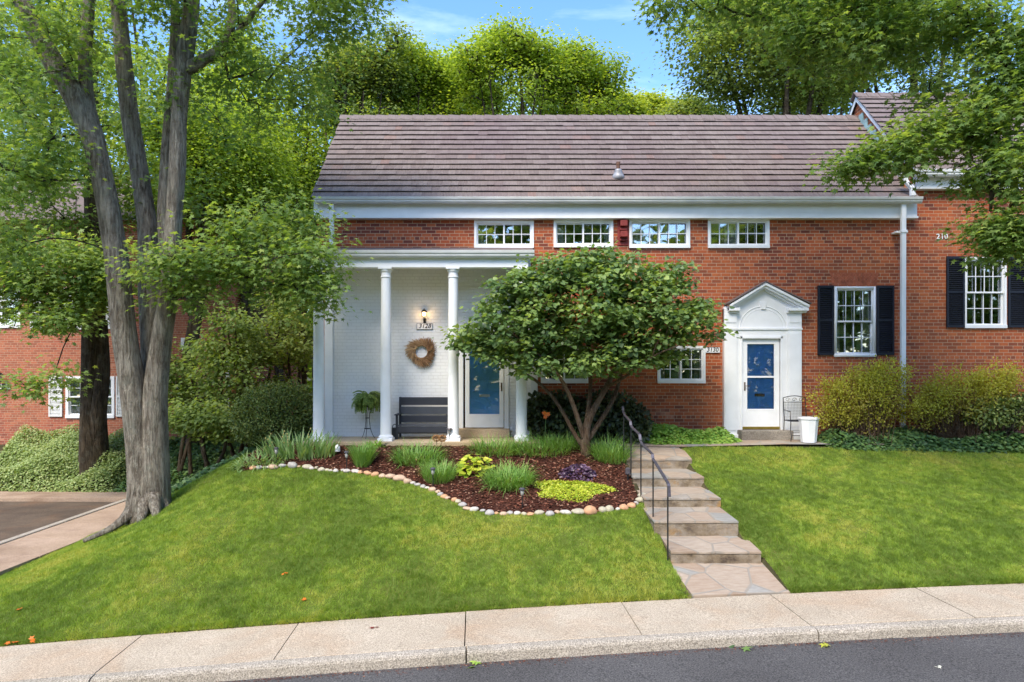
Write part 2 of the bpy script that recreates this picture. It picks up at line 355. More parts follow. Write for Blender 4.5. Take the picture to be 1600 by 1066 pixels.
M['straw'] = rndmat('dry_straw', [(0, (.12, .06, .03)), (.5, (.33, .19, .10)), (1, (.52, .36, .20))])
M['orange'] = simple('orange_petal', (.75, .16, .02), .5, .2, 8)
M['tan'] = rndmat('dry_flower', [(0, (.30, .15, .06)), (1, (.55, .33, .16))])
M['cream'] = simple('cream_petal', (.70, .68, .55), .6, .1, 8)
# ------------------------------------------------------------------ terrain
P0 = np.array([3.15, 9.43]); AN = radians(3.2); DD = np.array([cos(AN), sin(AN)]); NN = np.array([-sin(AN), cos(AN)])
def tv(x, y):
    dx = np.asarray(x)-P0[0]; dy = np.asarray(y)-P0[1]
    return dx*DD[0]+dy*DD[1], dx*NN[0]+dy*NN[1]
def xy(t, v): return P0[0]+t*DD[0]+v*NN[0], P0[1]+t*DD[1]+v*NN[1]
def zs(t):
    t = np.asarray(t, float); q = .0316*t-.001755*t*t
    q = np.where(t < -10, -.4915+.05*(t+10), q); q = np.where(t > 5, .114+.014*(t-5), q)
    return np.clip(q, -1.6, .5)
GV = [0, 1, 1.7, 2.7, 3.7, 4.8, 5.5, 6.5]; GH = [0, .25, .46, .70, .93, 1.18, 1.42, 1.5]
def vnoise(x, y, sc, seed=0):
    r_ = np.random.default_rng(seed).random((256, 256)); u = np.asarray(x)/sc; v = np.asarray(y)/sc; i = np.floor(u).astype(int); j = np.floor(v).astype(int); a = u-i; b = v-j; a = a*a*(3-2*a); b = b*b*(3-2*b)
    g_ = lambda p, q: r_[p % 256, q % 256]
    return (g_(i, j)*(1-a)+g_(i+1, j)*a)*(1-b)+(g_(i, j+1)*(1-a)+g_(i+1, j+1)*a)*b
def ss(a): a = np.clip(a, 0, 1); return a*a*(3-2*a)
def H(x, y):
    x = np.asarray(x, float); y = np.asarray(y, float)
    t, v = tv(x, y); z0 = zs(t)
    g = np.interp(v, GV, GH)/1.5
    hr = z0+(1.5-z0)*g
    a = np.clip((x+9.25)/4.0, 0, 1); wgt = .6*a+.4*ss(a)
    hl = -.52+1.15*ss((y-19.2)/3.0)
    blend0 = np.clip(v/.6, 0, 1); hl = z0*(1-blend0)+hl*blend0
    h = hl*(1-wgt)+hr*wgt
    h = np.where(v < -.02, z0-.3, h)
    h = h-.30*((x > 2.45) & (x < np.where(y < 10.4, 3.84, 3.62)) & (y > 9.0) & (y < 15.0))
    return h
def hit(px, py, y0=8., y1=40.):
    """where the view ray through a photo point meets the ground"""
    Y = np.linspace(y0, y1, 3200); x = (px-CX)*Y/FPX; z = CZ+(HY-py)*Y/FPX
    d = z-H(x, Y); i = np.argmax(d < 0)
    return np.array([x[i], Y[i], float(H(x[i], Y[i]))])
def grid(x0, x1, nx, y0, y1, ny, f, name, mat, xs=None, ys=None):
    xs = np.linspace(x0, x1, nx) if xs is None else xs; ys = np.linspace(y0, y1, ny) if ys is None else ys
    nx, ny = len(xs), len(ys)
    Xg, Yg = np.meshgrid(xs, ys); Zg = f(Xg, Yg)
    V = np.stack([Xg, Yg, Zg], -1).reshape(-1, 3); i = np.arange(nx*ny).reshape(ny, nx)
    F = np.stack([i[:-1, :-1], i[:-1, 1:], i[1:, 1:], i[1:, :-1]], -1).reshape(-1, 4)
    return fastmesh(name, V, F, mat, smooth=True)
xs = np.concatenate([[-400, -200, -100, -60, -40, -30], np.arange(-24, 18, .16), [20, 30, 40, 60, 100, 200, 400]])
ys = np.concatenate([[-60, -30, -15, -5, 0, 4, 6, 7], np.arange(7.5, 26, .12), [28, 32, 40, 60, 100, 200, 500]])
g = grid(0, 0, 0, 0, 0, 0, lambda a, b: H(a, b)-.0, 'ground', M['soil'], xs, ys); g['kind'] = 'structure'
# lawn sheet = soil with green under the blades: second sheet 4 mm up, cut to the lawn
BEDF = [(372, 739), (400, 734), (440, 730), (470, 729), (500, 735), (560, 740), (600, 746), (640, 755), (680, 769), (705, 782), (735, 797), (770, 803), (850, 805), (930, 802), (985, 794), (1004, 784)]
bedf = [hit(*p)[:2] for p in BEDF]
bedpoly = np.array(bedf+[(2.32, 12.2), (2.32, 15.0), (-4.6, 15.0), (-5.6, 15.2)])
lawnL = np.array([xy(-30, -.015), xy(-.66, -.015), (2.38, 10.3), (2.35, 11.95)]+[tuple(p) for p in bedf[::-1]]+[(-5.9, 15.4), (-6.3, 15.9), (-6.9, 14.6), (-7.6, 14.2), (-8.6, 14.6), (-8.95, 14.6), (-8.95, 12), (-9.2, 10.5), (-12, 10.2), (-30, 9)])
lawnR = np.array([xy(.72, -.015), xy(16, -.015), (19, 15.05), (8.0, 15.1), (3.95, 15.02), (3.70, 14.9), (3.70, 12), (3.74, 10.42), (3.84, 10.38)])
def inside(poly, x, y):
    r = np.zeros(len(x), bool); n = len(poly)
    for i in range(n):
        x1, y1 = poly[i]; x2, y2 = poly[(i+1) % n]
        c = ((y1 > y) != (y2 > y)) & (x < (x2-x1)*(y-y1)/(y2-y1+1e-12)+x1); r ^= c
    return r
def sheet(name, poly, mat, step=.12, lift=.006, hf=H, extra=None):
    poly = np.array(poly, float); x0, y0 = poly.min(0); x1, y1 = poly.max(0)
    xs = np.arange(x0, x1+step, step); ys = np.arange(y0, y1+step, step); Xg, Yg = np.meshgrid(xs, ys)
    nx, ny = len(xs), len(ys); i = np.arange(nx*ny).reshape(ny, nx)
    F = np.stack([i[:-1, :-1], i[:-1, 1:], i[1:, 1:], i[1:, :-1]], -1).reshape(-1, 4)
    cxm = (Xg[:-1, :-1]+step/2).ravel(); cym = (Yg[:-1, :-1]+step/2).ravel()
    F = F[inside(poly, cxm, cym)]
    V = np.stack([Xg, Yg, hf(Xg, Yg)+lift], -1).reshape(-1, 3)
    u = np.unique(F); mp_ = np.zeros(len(V), int); mp_[u] = np.arange(len(u))
    return fastmesh(name, V[u], mp_[F], mat, smooth=True)
for p in (lawnL, lawnR): sheet('lawn', p, M['lawn'], .08)['kind'] = 'structure'
sheet('flower_bed', bedpoly, M['mulchb'], .07, .025)['kind'] = 'structure'
# ---- road, kerb, pavement: they follow the street's own line
def strip(t0, t1, v0, v1, dz, n=80):
    ts = np.linspace(t0, t1, n); V = []
    for v in (v0, v1):
        x, y = xy(ts, v); V.append(np.stack([x, y, zs(ts)+dz], 1))
    return np.concatenate(V), [(i, i+1, n+i+1, n+i) for i in range(n-1)]
mb = MB(); 
for a, b in ((-60, -20), (-20, 16), (16, 60)): mb.add(*strip(a, b, -8.6, -1.30, -.145, 60))
mb.build('road', M['asphalt'])['kind'] = 'structure'
mb = MB(); mb.add(*strip(-60, 60, -30, -8.6, -.02, 60)); mb.build('far_verge', M['lawn'])['kind'] = 'structure'
joints = [-17.2, -15.4, -13.6, -11.8, -9.93, -8.02, -6.0, -3.78, -1.66, .42, 2.5, 4.6, 6.7, 8.8, 11, 13.2]
mb = MB()
for j, (a, b) in enumerate(zip(joints[:-1], joints[1:])):
    n = 6; ts = np.linspace(a+.007, b-.007, n); g0 = R.normal(0, .003)
    prof = [(-.004, -.2), (-.004, -.008), (-.012, 0), (-.04, .0), (-1.14, -.004), (-1.147, -.012), (-1.147, -.2)]
    vs = []
    for t in ts:
        for v, dz in prof:
            x, y = xy(t, v); vs.append((x, y, float(zs(t))+dz+g0))
    k = len(prof); fs = [(i*k+q, i*k+q+1, (i+1)*k+q+1, (i+1)*k+q) for i in range(n-1) for q in range(k-1)]
    fs += [tuple(range(k)), tuple((n-1)*k+q for q in range(k))[::-1]]
    mb.add(vs, fs)
mb.build('pavement', M['walk'])['kind'] = 'structure'
mb = MB(); kj = [-17.2, -13.6, -8.00, -3.76, .44, 4.62, 8.82, 13.2]
for j, (a, b) in enumerate(zip(kj[:-1], kj[1:])):
    n = 24; ts = np.linspace(a+.009, b-.009, n); g0 = R.normal(0, .004)
    prof = [(-1.153, -.2), (-1.153, -.012), (-1.16, -.006), (-1.25, -.01), (-1.285, -.025), (-1.30, -.05), (-1.325, -.25)]
    vs = []
    for t in ts:
        e = R.normal(0, .0025)
        for v, dz in prof:
            x, y = xy(t, v+e*(v < -1.2)); vs.append((x, y, float(zs(t))+dz+g0+R.normal(0, .001)))
    k = len(prof); fs = [(i*k+q, i*k+q+1, (i+1)*k+q+1, (i+1)*k+q) for i in range(n-1) for q in range(k-1)]
    fs += [tuple(range(k)), tuple((n-1)*k+q for q in range(k))[::-1]]
    mb.add(vs, fs)
mb.build('kerb', M['kerb'])['kind'] = 'structure'
# ---- side parking court on the left, lower than the lawn
mb = MB()
def flat(mb, poly, z): k = len(poly); mb.add([(x, y, z) for x, y in poly], [tuple(range(k))])
flat(mb, [(-30, 10.4), (-10.35, 10.4), (-10.6, 18.55), (-30, 18.9)], -.455)
mb.build('parking_court', M['asphalt2'])['kind'] = 'structure'
mb = MB()
def slabbox(mb, poly, z0, z1):
    k = len(poly); mb.add([(x, y, z0) for x, y in poly]+[(x, y, z1) for x, y in poly], [tuple(range(2*k-1, k-1, -1))[::-1]]+[(i, (i+1) % k, (i+1) % k+k, i+k) for i in range(k)])
ya = np.linspace(9.9, 18.6, 7)
for a, b in zip(ya[:-1], ya[1:]): slabbox(mb, [(-10.13-.02*(a-10), a+.008), (-8.85, a+.008), (-8.85, b-.008), (-10.13-.02*(b-10), b-.008)], -.6, -.365)
slabbox(mb, [(-30, 18.62), (-8.85, 18.62), (-8.85, 19.6), (-30, 19.9)], -.6, -.36)
mb.build('side_path', M['walk2'], bevel=.01)['kind'] = 'structure'
mb = MB()
for a, b in zip(ya[:-1:2], list(ya[2::2])): slabbox(mb, [(-10.32-.02*(a-10), a+.01), (-10.16-.02*(a-10), a+.01), (-10.16-.02*(b-10), b-.01), (-10.32-.02*(b-10), b-.01)], -.7, -.352)
mb.build('side_kerb', M['kerb'], bevel=.015)['kind'] = 'structure'
# ------------------------------------------------------------------ house wall helper
def wall(mb, x0, x1, z0, z1, Y, holes, depth=.16):
    xs = sorted({x0, x1, *[h[0] for h in holes], *[h[1] for h in holes]}); zz = sorted({z0, z1, *[h[2] for h in holes], *[h[3] for h in holes]})
    for a, b in zip(xs[:-1], xs[1:]):
        for c, d in zip(zz[:-1], zz[1:]):
            mx_, mz = (a+b)/2, (c+d)/2
            if any(h[0] < mx_ < h[1] and h[2] < mz < h[3] for h in holes): continue
            mb.add([(a, Y, c), (b, Y, c), (b, Y, d), (a, Y, d)], [(0, 1, 2, 3)])
    for a, b, c, d in holes:
        e = Y+depth
        mb.add([(a, Y, c), (b, Y, c), (b, e, c), (a, e, c)], [(0, 1, 2, 3)]); mb.add([(a, Y, d), (b, Y, d), (b, e, d), (a, e, d)], [(3, 2, 1, 0)])
        mb.add([(a, Y, c), (a, Y, d), (a, e, d), (a, e, c)], [(3, 2, 1, 0)]); mb.add([(b, Y, c), (b, Y, d), (b, e, d), (b, e, c)], [(0, 1, 2, 3)])
def window(parent, x0, x1, z0, z1, Y, kind='slide', cols=6, rows=2, label=None, curtain=None, fw=.055, white='white'):
    """outer frame rectangle; a window is frame mesh + pane + blind behind it"""
    m = MB(); f = fw; y0, y1 = Y-.03, Y+.10
    m.box(x0, x1, y0-.02, y1, z0-.03, z0+f-.01)       # sill
    m.box(x0, x0+f, y0, y1, z0+f-.01, z1); m.box(x1-f, x1, y0, y1, z0+f-.01, z1); m.box(x0+f, x1-f, y0, y1, z1-f, z1)
    ix0, ix1, iz0, iz1 = x0+f, x1-f, z0+f-.01, z1-f; s = .035; yy0, yy1 = Y+.0, Y+.05
    def sash(a, b, c, d, y0_, nx, nz):
        y1_ = y0_+.035
        m.box(a, a+s, y0_, y1_, c, d); m.box(b-s, b, y0_, y1_, c, d); m.box(a+s, b-s, y0_, y1_, c, c+s); m.box(a+s, b-s, y0_, y1_, d-s, d)
        for i in range(1, nx):
            q = a+s+(b-a-2*s)*i/nx; m.box(q-.008, q+.008, y0_+.012, y0_+.028, c+s, d-s)
        for i in range(1, nz):
            q = c+s+(d-c-2*s)*i/nz; m.box(a+s, b-s, y0_+.010, y0_+.026, q-.008, q+.008)
    if kind == 'slide':
        mid = (ix0+ix1)/2; sash(mid-.02, ix1, iz0, iz1, Y+.0, cols//2, rows); sash(ix0, mid+.02, iz0, iz1, Y+.037, cols//2, rows)
    else:
        mid = (iz0+iz1)/2; sash(ix0, ix1, mid-.02, iz1, Y+.0, cols, rows//2); sash(ix0, ix1, iz0, mid+.02, Y+.037, cols, rows//2)
    o = m.build('window', M[white], parent)
    if label: o['label'] = label
    g_ = MB(); g_.box(ix0, ix1, Y+.074, Y+.080, iz0, iz1); g_.build('pane', M['glass'], o)
    r = MB(); e = Y+.9; a, b, c, d = x0+.01, x1-.01, z0, z1   # dark room box behind
    yb = Y+.101
    r.add([(a,yb,c),(b,yb,c),(b,yb,d),(a,yb,d),(a,e,c),(b,e,c),(b,e,d),(a,e,d)], [(4,5,6,7),(0,1,5,4),(1,2,6,5),(2,3,7,6),(3,0,4,7)])
    r.build('room', M['dark'], o)
    if curtain:
        for fa, fb in curtain:
            k = MB()
            xa, xb = ix0+(ix1-ix0)*fa, ix0+(ix1-ix0)*fb; n = max(6, int((xb-xa)/.03)); xx = np.linspace(xa, xb, n)
            vs = [(x, Y+.2+.015*sin(i*1.9), z) for z in (iz0-.02, iz1+.02) for i, x in enumerate(xx)]
            k.add(vs, [(i, i+1, n+i+1, n+i) for i in range(n-1)])
            k.build('curtain', M['curtain'], o)
    return o
def shutter(parent, x0, x1, z0, z1, Y, mat):
    m = MB(); s = .045
    m.box(x0, x0+s, Y-.05, Y-.01, z0, z1); m.box(x1-s, x1, Y-.05, Y-.01, z0, z1)
    mid = z0+(z1-z0)*.5
    for c, d in ((z0, z0+s*1.4), (mid-s*.6, mid+s*.6), (z1-s*1.3, z1)): m.box(x0+s, x1-s, Y-.048, Y-.012, c, d)
    for a, b in ((z0+s*1.4, mid-s*.6), (mid+s*.6, z1-s*1.3)):
        n = int((b-a)/.045)
        for i in range(n):
            z = a+(i+.5)*(b-a)/n; m.obox(((x0+x1)/2, Y-.028, z), ((x1-x0)/2-s, 0, 0), (0, .013, .012), (0, -.004, .006))
    m.box(x0+s, x1-s, Y-.012, Y-.008, z0, z1)
    return m.build('shutter', M[mat], parent)
def roofmesh(name, parent, x0, x1, ye, ze, yr, zr, n, mat, thick=.036, back=True, left_in=None):
    """courses of individual shingles from eave (ye,ze) to ridge (yr,zr)"""
    V = []; F = []; rn = []; k = 0
    sl = sqrt((yr-ye)**2+(zr-ze)**2); uy, uz = (yr-ye)/sl, (zr-ze)/sl; ny_, nz_ = -uz, uy
    c = sl/n
    for r in range(n):
        x = x0-.02+R.uniform(-.02, .01); jit = 0
        while x < x1:
            wd = R.uniform(.16, .36); xe = min(x+wd, x1+.02)
            if xe-x < .04: break
            if R.random() < .25: jit = R.normal(0, .002)
            s0 = r*c-.03+jit+R.normal(0, .001); s1 = (r+1)*c+.03
            th = thick; jz = R.normal(0, .003)
            P = []
            for s_, h0, h1 in ((s0, .036+jz, .036+jz+.012), (s1, -.004, .004)):
                for xx in (x+.0008, xe-.0008):
                    for h in (h0, h1): P.append((xx, ye+uy*s_+ny_*h, ze+uz*s_+nz_*h))
            V += P; b = k
            F += [(b+1, b+3, b+7, b+5), (b, b+2, b+3, b+1), (b, b+1, b+5, b+4), (b+2, b+6, b+7, b+3), (b, b+4, b+6, b+2)]
            q = R.random(); rn += [q]*5; k += 8; x = xe
    # ridge caps
    x = x0-.05
    while x < x1-.05:
        xe = min(x+.42, x1+.02)
        for sy in (1, -1):
            b = k; h0 = .045; 
            P = [(x, yr, zr+h0+.045), (xe, yr, zr+h0+.015), (xe, yr-sy*.17, zr+h0+.015-.17), (x, yr-sy*.17, zr+h0+.045-.17),
                 (x, yr, zr+h0+.02), (xe, yr, zr+h0-.01), (xe, yr-sy*.17, zr+h0-.18), (x, yr-sy*.17, zr+h0-.15)]
            V += P; F += [(b, b+1, b+2, b+3), (b+3, b+2, b+6, b+7), (b, b+3, b+7, b+4), (b+4, b+7, b+6, b+5)]; rn += [R.uniform(.2, .8)]*4; k += 8
        x += .33
    # deck and rear slope
    b = k; V += [(x0, ye, ze-.02), (x1, ye, ze-.02), (x1, yr, zr-.02), (x0, yr, zr-.02), (x1, 2*yr-ye, ze-.02), (x0, 2*yr-ye, ze-.02)]
    F += [(b, b+1, b+2, b+3), (b+3, b+2, b+4, b+5)]; rn += [.3, .3]
    o = fastmesh(name, V, F, mat, parent, rn); o.data.shade_flat(); return o
YW = 16.2; kf = YW/FPX
def fx(p): return X(p, YW)
def fz(p): return Z(p, YW)
# ================================================================== middle house
HL, HR = -4.62, 9.30
house = thing('brick_townhouse', 'long red brick townhouse with four-column white porch, grey-brown shingle roof and two blue doors', 'house', (2.3, 19, 1.5))
wins = [(741, 834, 345, 386), (865, 958, 344, 385), (983, 1078, 343, 386), (1106, 1202, 342.5, 386)]
lows = [(845, 919, 541, 597), (1027, 1102, 541, 597)]
tall = (1303, 1368, 448, 556)
holes = [(fx(a)+.02, fx(b)-.02, fz(d)+.01, fz(c)-.02) for a, b, c, d in wins+lows+[tall]]
door1 = (fx(721), fx(790), fz(669), fz(528)); door2 = (fx(1158), fx(1217), fz(670), fz(527))
m = MB(); 
PZ0, PZ1 = 1.2, fz(430)                         # painted porch zone
wall(m, HL, HR, 1.0, fz(330), YW, holes+[(door1[0], door1[1], door1[2], door1[3]), (door2[0], door2[1], door2[2], door2[3])])
m.build('wall', M['brick'], house)
m = MB(); m.add([(HL, YW, 1), (HL, 21.8, 1), (HL, 21.8, 7.2), (HL, 19.0, 9.95), (HL, YW, 7.2)], [(4, 3, 2, 1, 0)])
m.add([(HL, 21.8, 1), (HR, 21.8, 1), (HR, 21.8, 7.2), (HL, 21.8, 7.2)], [(0, 1, 2, 3)])
m.build('side_wall', M['brickX'], house)
# painted brick skin on the porch wall (4 mm proud)
m = MB(); wall(m, fx(507), fx(829), 1.3, fz(395), YW-.006, [(door1[0], door1[1], door1[2], door1[3])], .004)
m.build('porch_wall', M['brickw'], house)
m = MB()
for a, b in ((509, 521), (829, 840)):
    m = MB(); m.box(fx(a), fx(b), YW-.07, YW-.007, fz(684), fz(437)); m.box(fx(a)-.03, fx(b)+.03, YW-.10, YW-.005, fz(437), fz(424)); m.box(fx(a)-.02, fx(b)+.02, YW-.085, YW-.008, fz(684)-.02, fz(676)); m.build('pilaster', M['white'], house, bevel=.006)
# roof, frieze, gutters
yr, zr, ye, ze = 18.75, Z(184, 18.75), 15.93, Z(309, 15.93)
rf = roofmesh('roof', house, -4.66, 9.46, ye, ze, yr, zr, 16, M['roof'])
m = MB(); fzt, fzb = Z(316, 16.1), Z(342, 16.1)
m.box(-4.66, 9.52, 16.04, YW-.003, fzb+.05, fzt+.12); m.box(-4.68, 9.54, 16.02, YW-.003, fzb, fzb+.05)
for q in (-.05, 4.7): m.box(q, q+.006, 16.037, 16.05, fzb+.05, fzt)
m.build('frieze_board', M['white'], house, bevel=.004)
m = MB()   # soffit
m.add([(-4.7, 15.9, fzt+.02), (9.5, 15.9, fzt+.02), (9.5, 16.1, fzt+.02), (-4.7, 16.1, fzt+.02)], [(0, 1, 2, 3)]); m.build('soffit', M['offwhite'], house)
def gutter(name, parent, x0, x1, y, z0, z1, mat='offwhite'):
    m = MB(); h = z1-z0; prof = [(0.10, 0), (.03, 0), (.0, .25), (.0, .42), (-.025, .62), (-.035, .95), (-.035, 1), (-.022, 1), (-.02, .9), (.10, .9)]
    n = len(prof); vs = [(x, y+a, z0+b*h) for x in (x0, x1) for a, b in prof]
    m.add(vs, [tuple(range(n))[::-1], tuple(range(n, 2*n))]+[(i, (i+1) % n, n+(i+1) % n, n+i) for i in range(n)])
    return m.build(name, M[mat], parent)
gutter('gutter', house, X(491, 15.85), X(1441, 15.85), 15.83, Z(317, 15.85), Z(308, 15.85))
def spout(parent, x, y, pts, w_=.052, mat='offwhite'):
    m = MB()
    for (a, b) in zip(pts[:-1], pts[1:]):
        a = np.array(a, float); b = np.array(b, float); d = (b-a)/2; u = np.array([w_, 0, 0]); v = np.cross(d, u); v = v/np.linalg.norm(v)*w_*.8
        m.obox((a+b)/2, u, v, d*1.01)
    for z in [p[2] for p in pts[1:-1]]: pass
    return m
m = spout(house, 0, 0, [(fx(522.5), 15.95, fzt), (fx(522.5), 15.96, fz(387))]); m.build('downspout', M['white'], house, bevel=.008)
xr = X(1411.5, 15.95)
m = spout(house, 0, 0, [(xr, 15.95, fzt), (xr, 15.96, 4.0), (xr, 15.97, 1.62), (xr+.25, 15.5, 1.5)])
m.box(xr-.14, xr+.14, 15.99, YW+.0, Z(364, 16), Z(361, 16)); m.box(xr-.07, xr+.07, 15.89, 16.02, Z(364, 16)-.01, Z(361, 16)+.01)
m.build('downspout', M['white'], house, bevel=.008)
cur = [[(.0, .12)], [(0, .15), (.9, 1)], [(0, .42)], [(.3, .5)]]
for i, (a, b, c, d) in enumerate(wins): window(house, fx(a), fx(b), fz(d), fz(c), YW, 'slide', 6, 2, None, cur[i])
for i, (a, b, c, d) in enumerate(lows): window(house, fx(a), fx(b), fz(d), fz(c), YW, 'slide', 4, 3, None, [(0, .16), (.84, 1)])
a, b, c, d = tall; window(house, fx(a), fx(b), fz(d), fz(c), YW, 'hung', 4, 4, None, [(0, .2), (.82, 1)])
shutter(house, fx(1277), fx(1302), fz(555), fz(446.5), YW, 'navy'); shutter(house, fx(1369), fx(1396), fz(555), fz(446.5), YW, 'navy')
def soldier(parent, x0, x1, z0, z1, Y):
    m = MB(); n = int((x1-x0)/.075); xm = (x0+x1)/2
    for i in range(n):
        f0 = (i+.06)/n; f1 = (i+.94)/n; sk = .10
        xa, xb = x0+(x1-x0)*f0, x0+(x1-x0)*f1; ta = xm+(xa-xm)*(1+sk); tb = xm+(xb-xm)*(1+sk)
        m.prism([(xa, z0), (xb, z0), (tb, z1), (ta, z1)], Y-.004, Y+.002)
    return m.build('lintel', M['arch'], parent)
soldier(house, fx(1300), fx(1370), fz(446), fz(426), YW)
m = MB(); x0, x1 = fx(968), fx(979)      # red painted chute beside the window
m.box(x0-.05, x1+.05, YW-.02, YW-.002, fz(384), fz(343))
for z0, z1, d in ((346, 355, .16), (357, 361, .10), (363, 372, .17), (374, 377, .08)): m.box(x0, x1, YW-d, YW-.02, fz(z1), fz(z0))
m.build('wall_vent', M['redpaint'], house, bevel=.01)
# ---- porch
m = MB(); m.box(-4.62, .62, 14.93, YW, 1.2, 1.55); m.build('porch_floor', M['slab'], house, bevel=.015)
YB = 15.1
m = MB(); m.box(-4.44, .36, 15.08, 15.36, Z(418, YB), Z(402, YB)); m.box(-4.42, -4.16, 15.36, YW-.003, Z(418, YB)+.01, Z(402, YB)-.01); m.box(.10, .34, 15.36, YW-.003, Z(418, YB)+.01, Z(402, YB)-.01)
m.box(-4.16, .10, 15.36, YW-.08, Z(405, YB), Z(404, YB))
m.box(-4.46, .38, 15.05, 15.08, Z(405, YB), Z(401, YB)); m.build('porch_beam', M['white'], house, bevel=.005)
gutter('gutter', house, X(493, 14.95), X(835, 14.95), 14.95, Z(402, 14.95), Z(391, 14.95))
m = MB(); m.add([(-4.5, 15.0, Z(391, 14.95)), (.48, 15.0, Z(391, 14.95)), (.48, YW, fz(387)), (-4.5, YW, fz(387)), (-4.5, 15.0, Z(394, 14.95)), (.48, 15.0, Z(394, 14.95)), (.48, YW, fz(393)), (-4.5, YW, fz(393))], [(0, 1, 2, 3), (4, 7, 6, 5), (0, 4, 5, 1), (1, 5, 6, 2), (3, 7, 4, 0)])
m.build('porch_roof', M['roof'], house)
ct = Z(418, 15.2)
for cxp in (-4.31, -2.81, -1.31, .21):
    m = MB(); h = ct-1.55
    m.box(cxp-.165, cxp+.165, 15.22-.165, 15.22+.165, 1.55, 1.61)
    m.lathe([(.155, .06), (.165, .085), (.155, .11), (.13, .125), (.126, .15), (.122, .5), (.121, 1.2), (.117, 2.2), (.106, h-.25), (.106, h-.24), (.122, h-.225), (.122, h-.205), (.106, h-.195), (.107, h-.12), (.13, h-.095), (.14, h-.06), (.14, h-.045)], (cxp, 15.22, 1.55), 28)
    m.box(cxp-.15, cxp+.15, 15.22-.15, 15.22+.15, ct-.046, ct+.001)
    m.build('column', M['white'], house, smooth=False).modifiers.new('e', 'EDGE_SPLIT')
    o = house.children[-1]
    for p in o.data.polygons: p.use_smooth = len(p.vertices) == 4 and abs(p.normal.z) < .9
# ---- storm doors
def panels(m, x0, x1, z0, z1, y, rows):
    for a, b, c, d in rows:
        xa, xb, za, zb = x0+(x1-x0)*a, x0+(x1-x0)*b, z0+(z1-z0)*c, z0+(z1-z0)*d
        t = .018; m.box(xa, xb, y-.012, y, za, za+t); m.box(xa, xb, y-.012, y, zb-t, zb); m.box(xa, xa+t, y-.012, y, za+t, zb-t); m.box(xb-t, xb, y-.012, y, za+t, zb-t)
        m.box(xa+.05, xb-.05, y-.01, y, za+.05, zb-.05)
P6 = [(.1, .46, .06, .30), (.54, .9, .06, .30), (.1, .46, .40, .66), (.54, .9, .40, .66), (.1, .46, .72, .92), (.54, .9, .72, .92)]
def stormdoor(x0, x1, z0, z1, split, blue, hand, glass, fr=.10):
    d = MB(); f = fr
    d.box(x0, x0+f, YW-.05, YW-.01, z0, z1); d.box(x1-f, x1, YW-.05, YW-.01, z0, z1); d.box(x0+f, x1-f, YW-.05, YW-.01, z1-f, z1); d.box(x0+f, x1-f, YW-.05, YW-.01, z0, glass[0])
    if split: d.box(x0+f, x1-f, YW-.045, YW-.015, split-.022, split+.022)
    d.box(x0+f+.015, x1-f-.015, YW-.055, YW-.05, glass[0]-.035, glass[0]-.028)
    o = d.build('storm_door', M['white'], house, bevel=.005)
    g_ = MB(); g_.box(x0+f, x1-f, YW-.032, YW-.028, glass[0], z1-f); g_.build('glass', M['glass2'], o)
    h = MB(); hx = x0+f*.5 if hand < 0 else x1-f*.5
    h.box(hx-.015, hx+.015, YW-.062, YW-.05, z0+.86, z0+1.06); h.tube([(hx, YW-.062, z0+.97), (hx, YW-.1, z0+.97), (hx+(.11 if hand < 0 else -.02), YW-.105, z0+.97)], .009, 6); h.build('handle', M['bronze'], o)
    i_ = MB(); i_.box(x0+.02, x1-.02, YW+.03, YW+.07, z0, z1)
    panels(i_, x0+.02, x1-.02, z0, z1, YW+.03, P6)
    io = i_.build('front_door', M[blue], house)
    s_ = MB(); xm = (x0+x1)/2; s_.box(xm-.12, xm+.12, YW+.01, YW+.017, z0+.72, z0+.785); s_.box(xm-.09, xm+.09, YW+.006, YW+.01, z0+.735, z0+.77); s_.build('letter_slot', M['bronze' if hand < 0 else 'offwhite'], io)
    return o, io
stormdoor(fx(727), fx(787), fz(668), fz(532), None, 'blue', 1, (fz(647), 0), .10)
m = MB(); m.box(fx(716), fx(724), YW-.05, YW+.06, fz(684), fz(522)); m.box(fx(788), fx(795), YW-.05, YW+.06, fz(684), fz(522)); m.box(fx(724), fx(788), YW-.05, YW+.06, fz(530), fz(522)); m.build('door_frame', M['white'], house, bevel=.005)
m = MB(); m.box(fx(716), fx(796), 15.85, YW+.05, 1.551, fz(669)); m.build('door_step', M['slab'], house, bevel=.01)
stormdoor(door2[0]+.01, door2[1]-.01, fz(667), fz(530), fz(589), 'blue2', -1, (fz(639), 0), .12)
m = MB(); m.box(door2[0], door2[1], YW-.06, YW+.05, fz(670), fz(666.5)); m.build('threshold', M['brass'], house)
m = MB(); m.box(fx(1150), fx(1229), 15.78, YW+.0, 1.40, fz(671)); m.build('door_step', M['stepc'], house, bevel=.02)
# ---- classical door surround with pediment
m = MB(); y0 = YW-.10
lx0, lx1, rx0, rx1 = fx(1129), fx(1149), fx(1228), fx(1249); top = fz(514); 
for a, b in ((lx0, lx1), (rx0, rx1)):
    m.box(a, b, YW-.14, YW-.002, fz(686), fz(483)); m.box(a-.02, b+.02, YW-.17, YW-.002, fz(686)-.01, fz(678)); 
    m.box(a+.03, b-.03, YW-.155, YW-.14, fz(672), fz(521)); m.box(a-.012, b+.012, YW-.16, YW-.14, fz(516), fz(513)); m.box(a+.03, b-.03, YW-.155, YW-.14, fz(505), fz(491))
m.box(lx1, fx(1157), YW-.10, YW-.002, fz(686), fz(526)); m.box(fx(1218), rx0, YW-.10, YW-.002, fz(686), fz(526))
m.box(fx(1155), fx(1157.6), YW-.12, YW+.05, fz(680), fz(526)); m.box(fx(1217.4), fx(1220), YW-.12, YW+.05, fz(680), fz(526)); m.box(fx(1155), fx(1220), YW-.12, YW+.05, fz(529.5), fz(526))
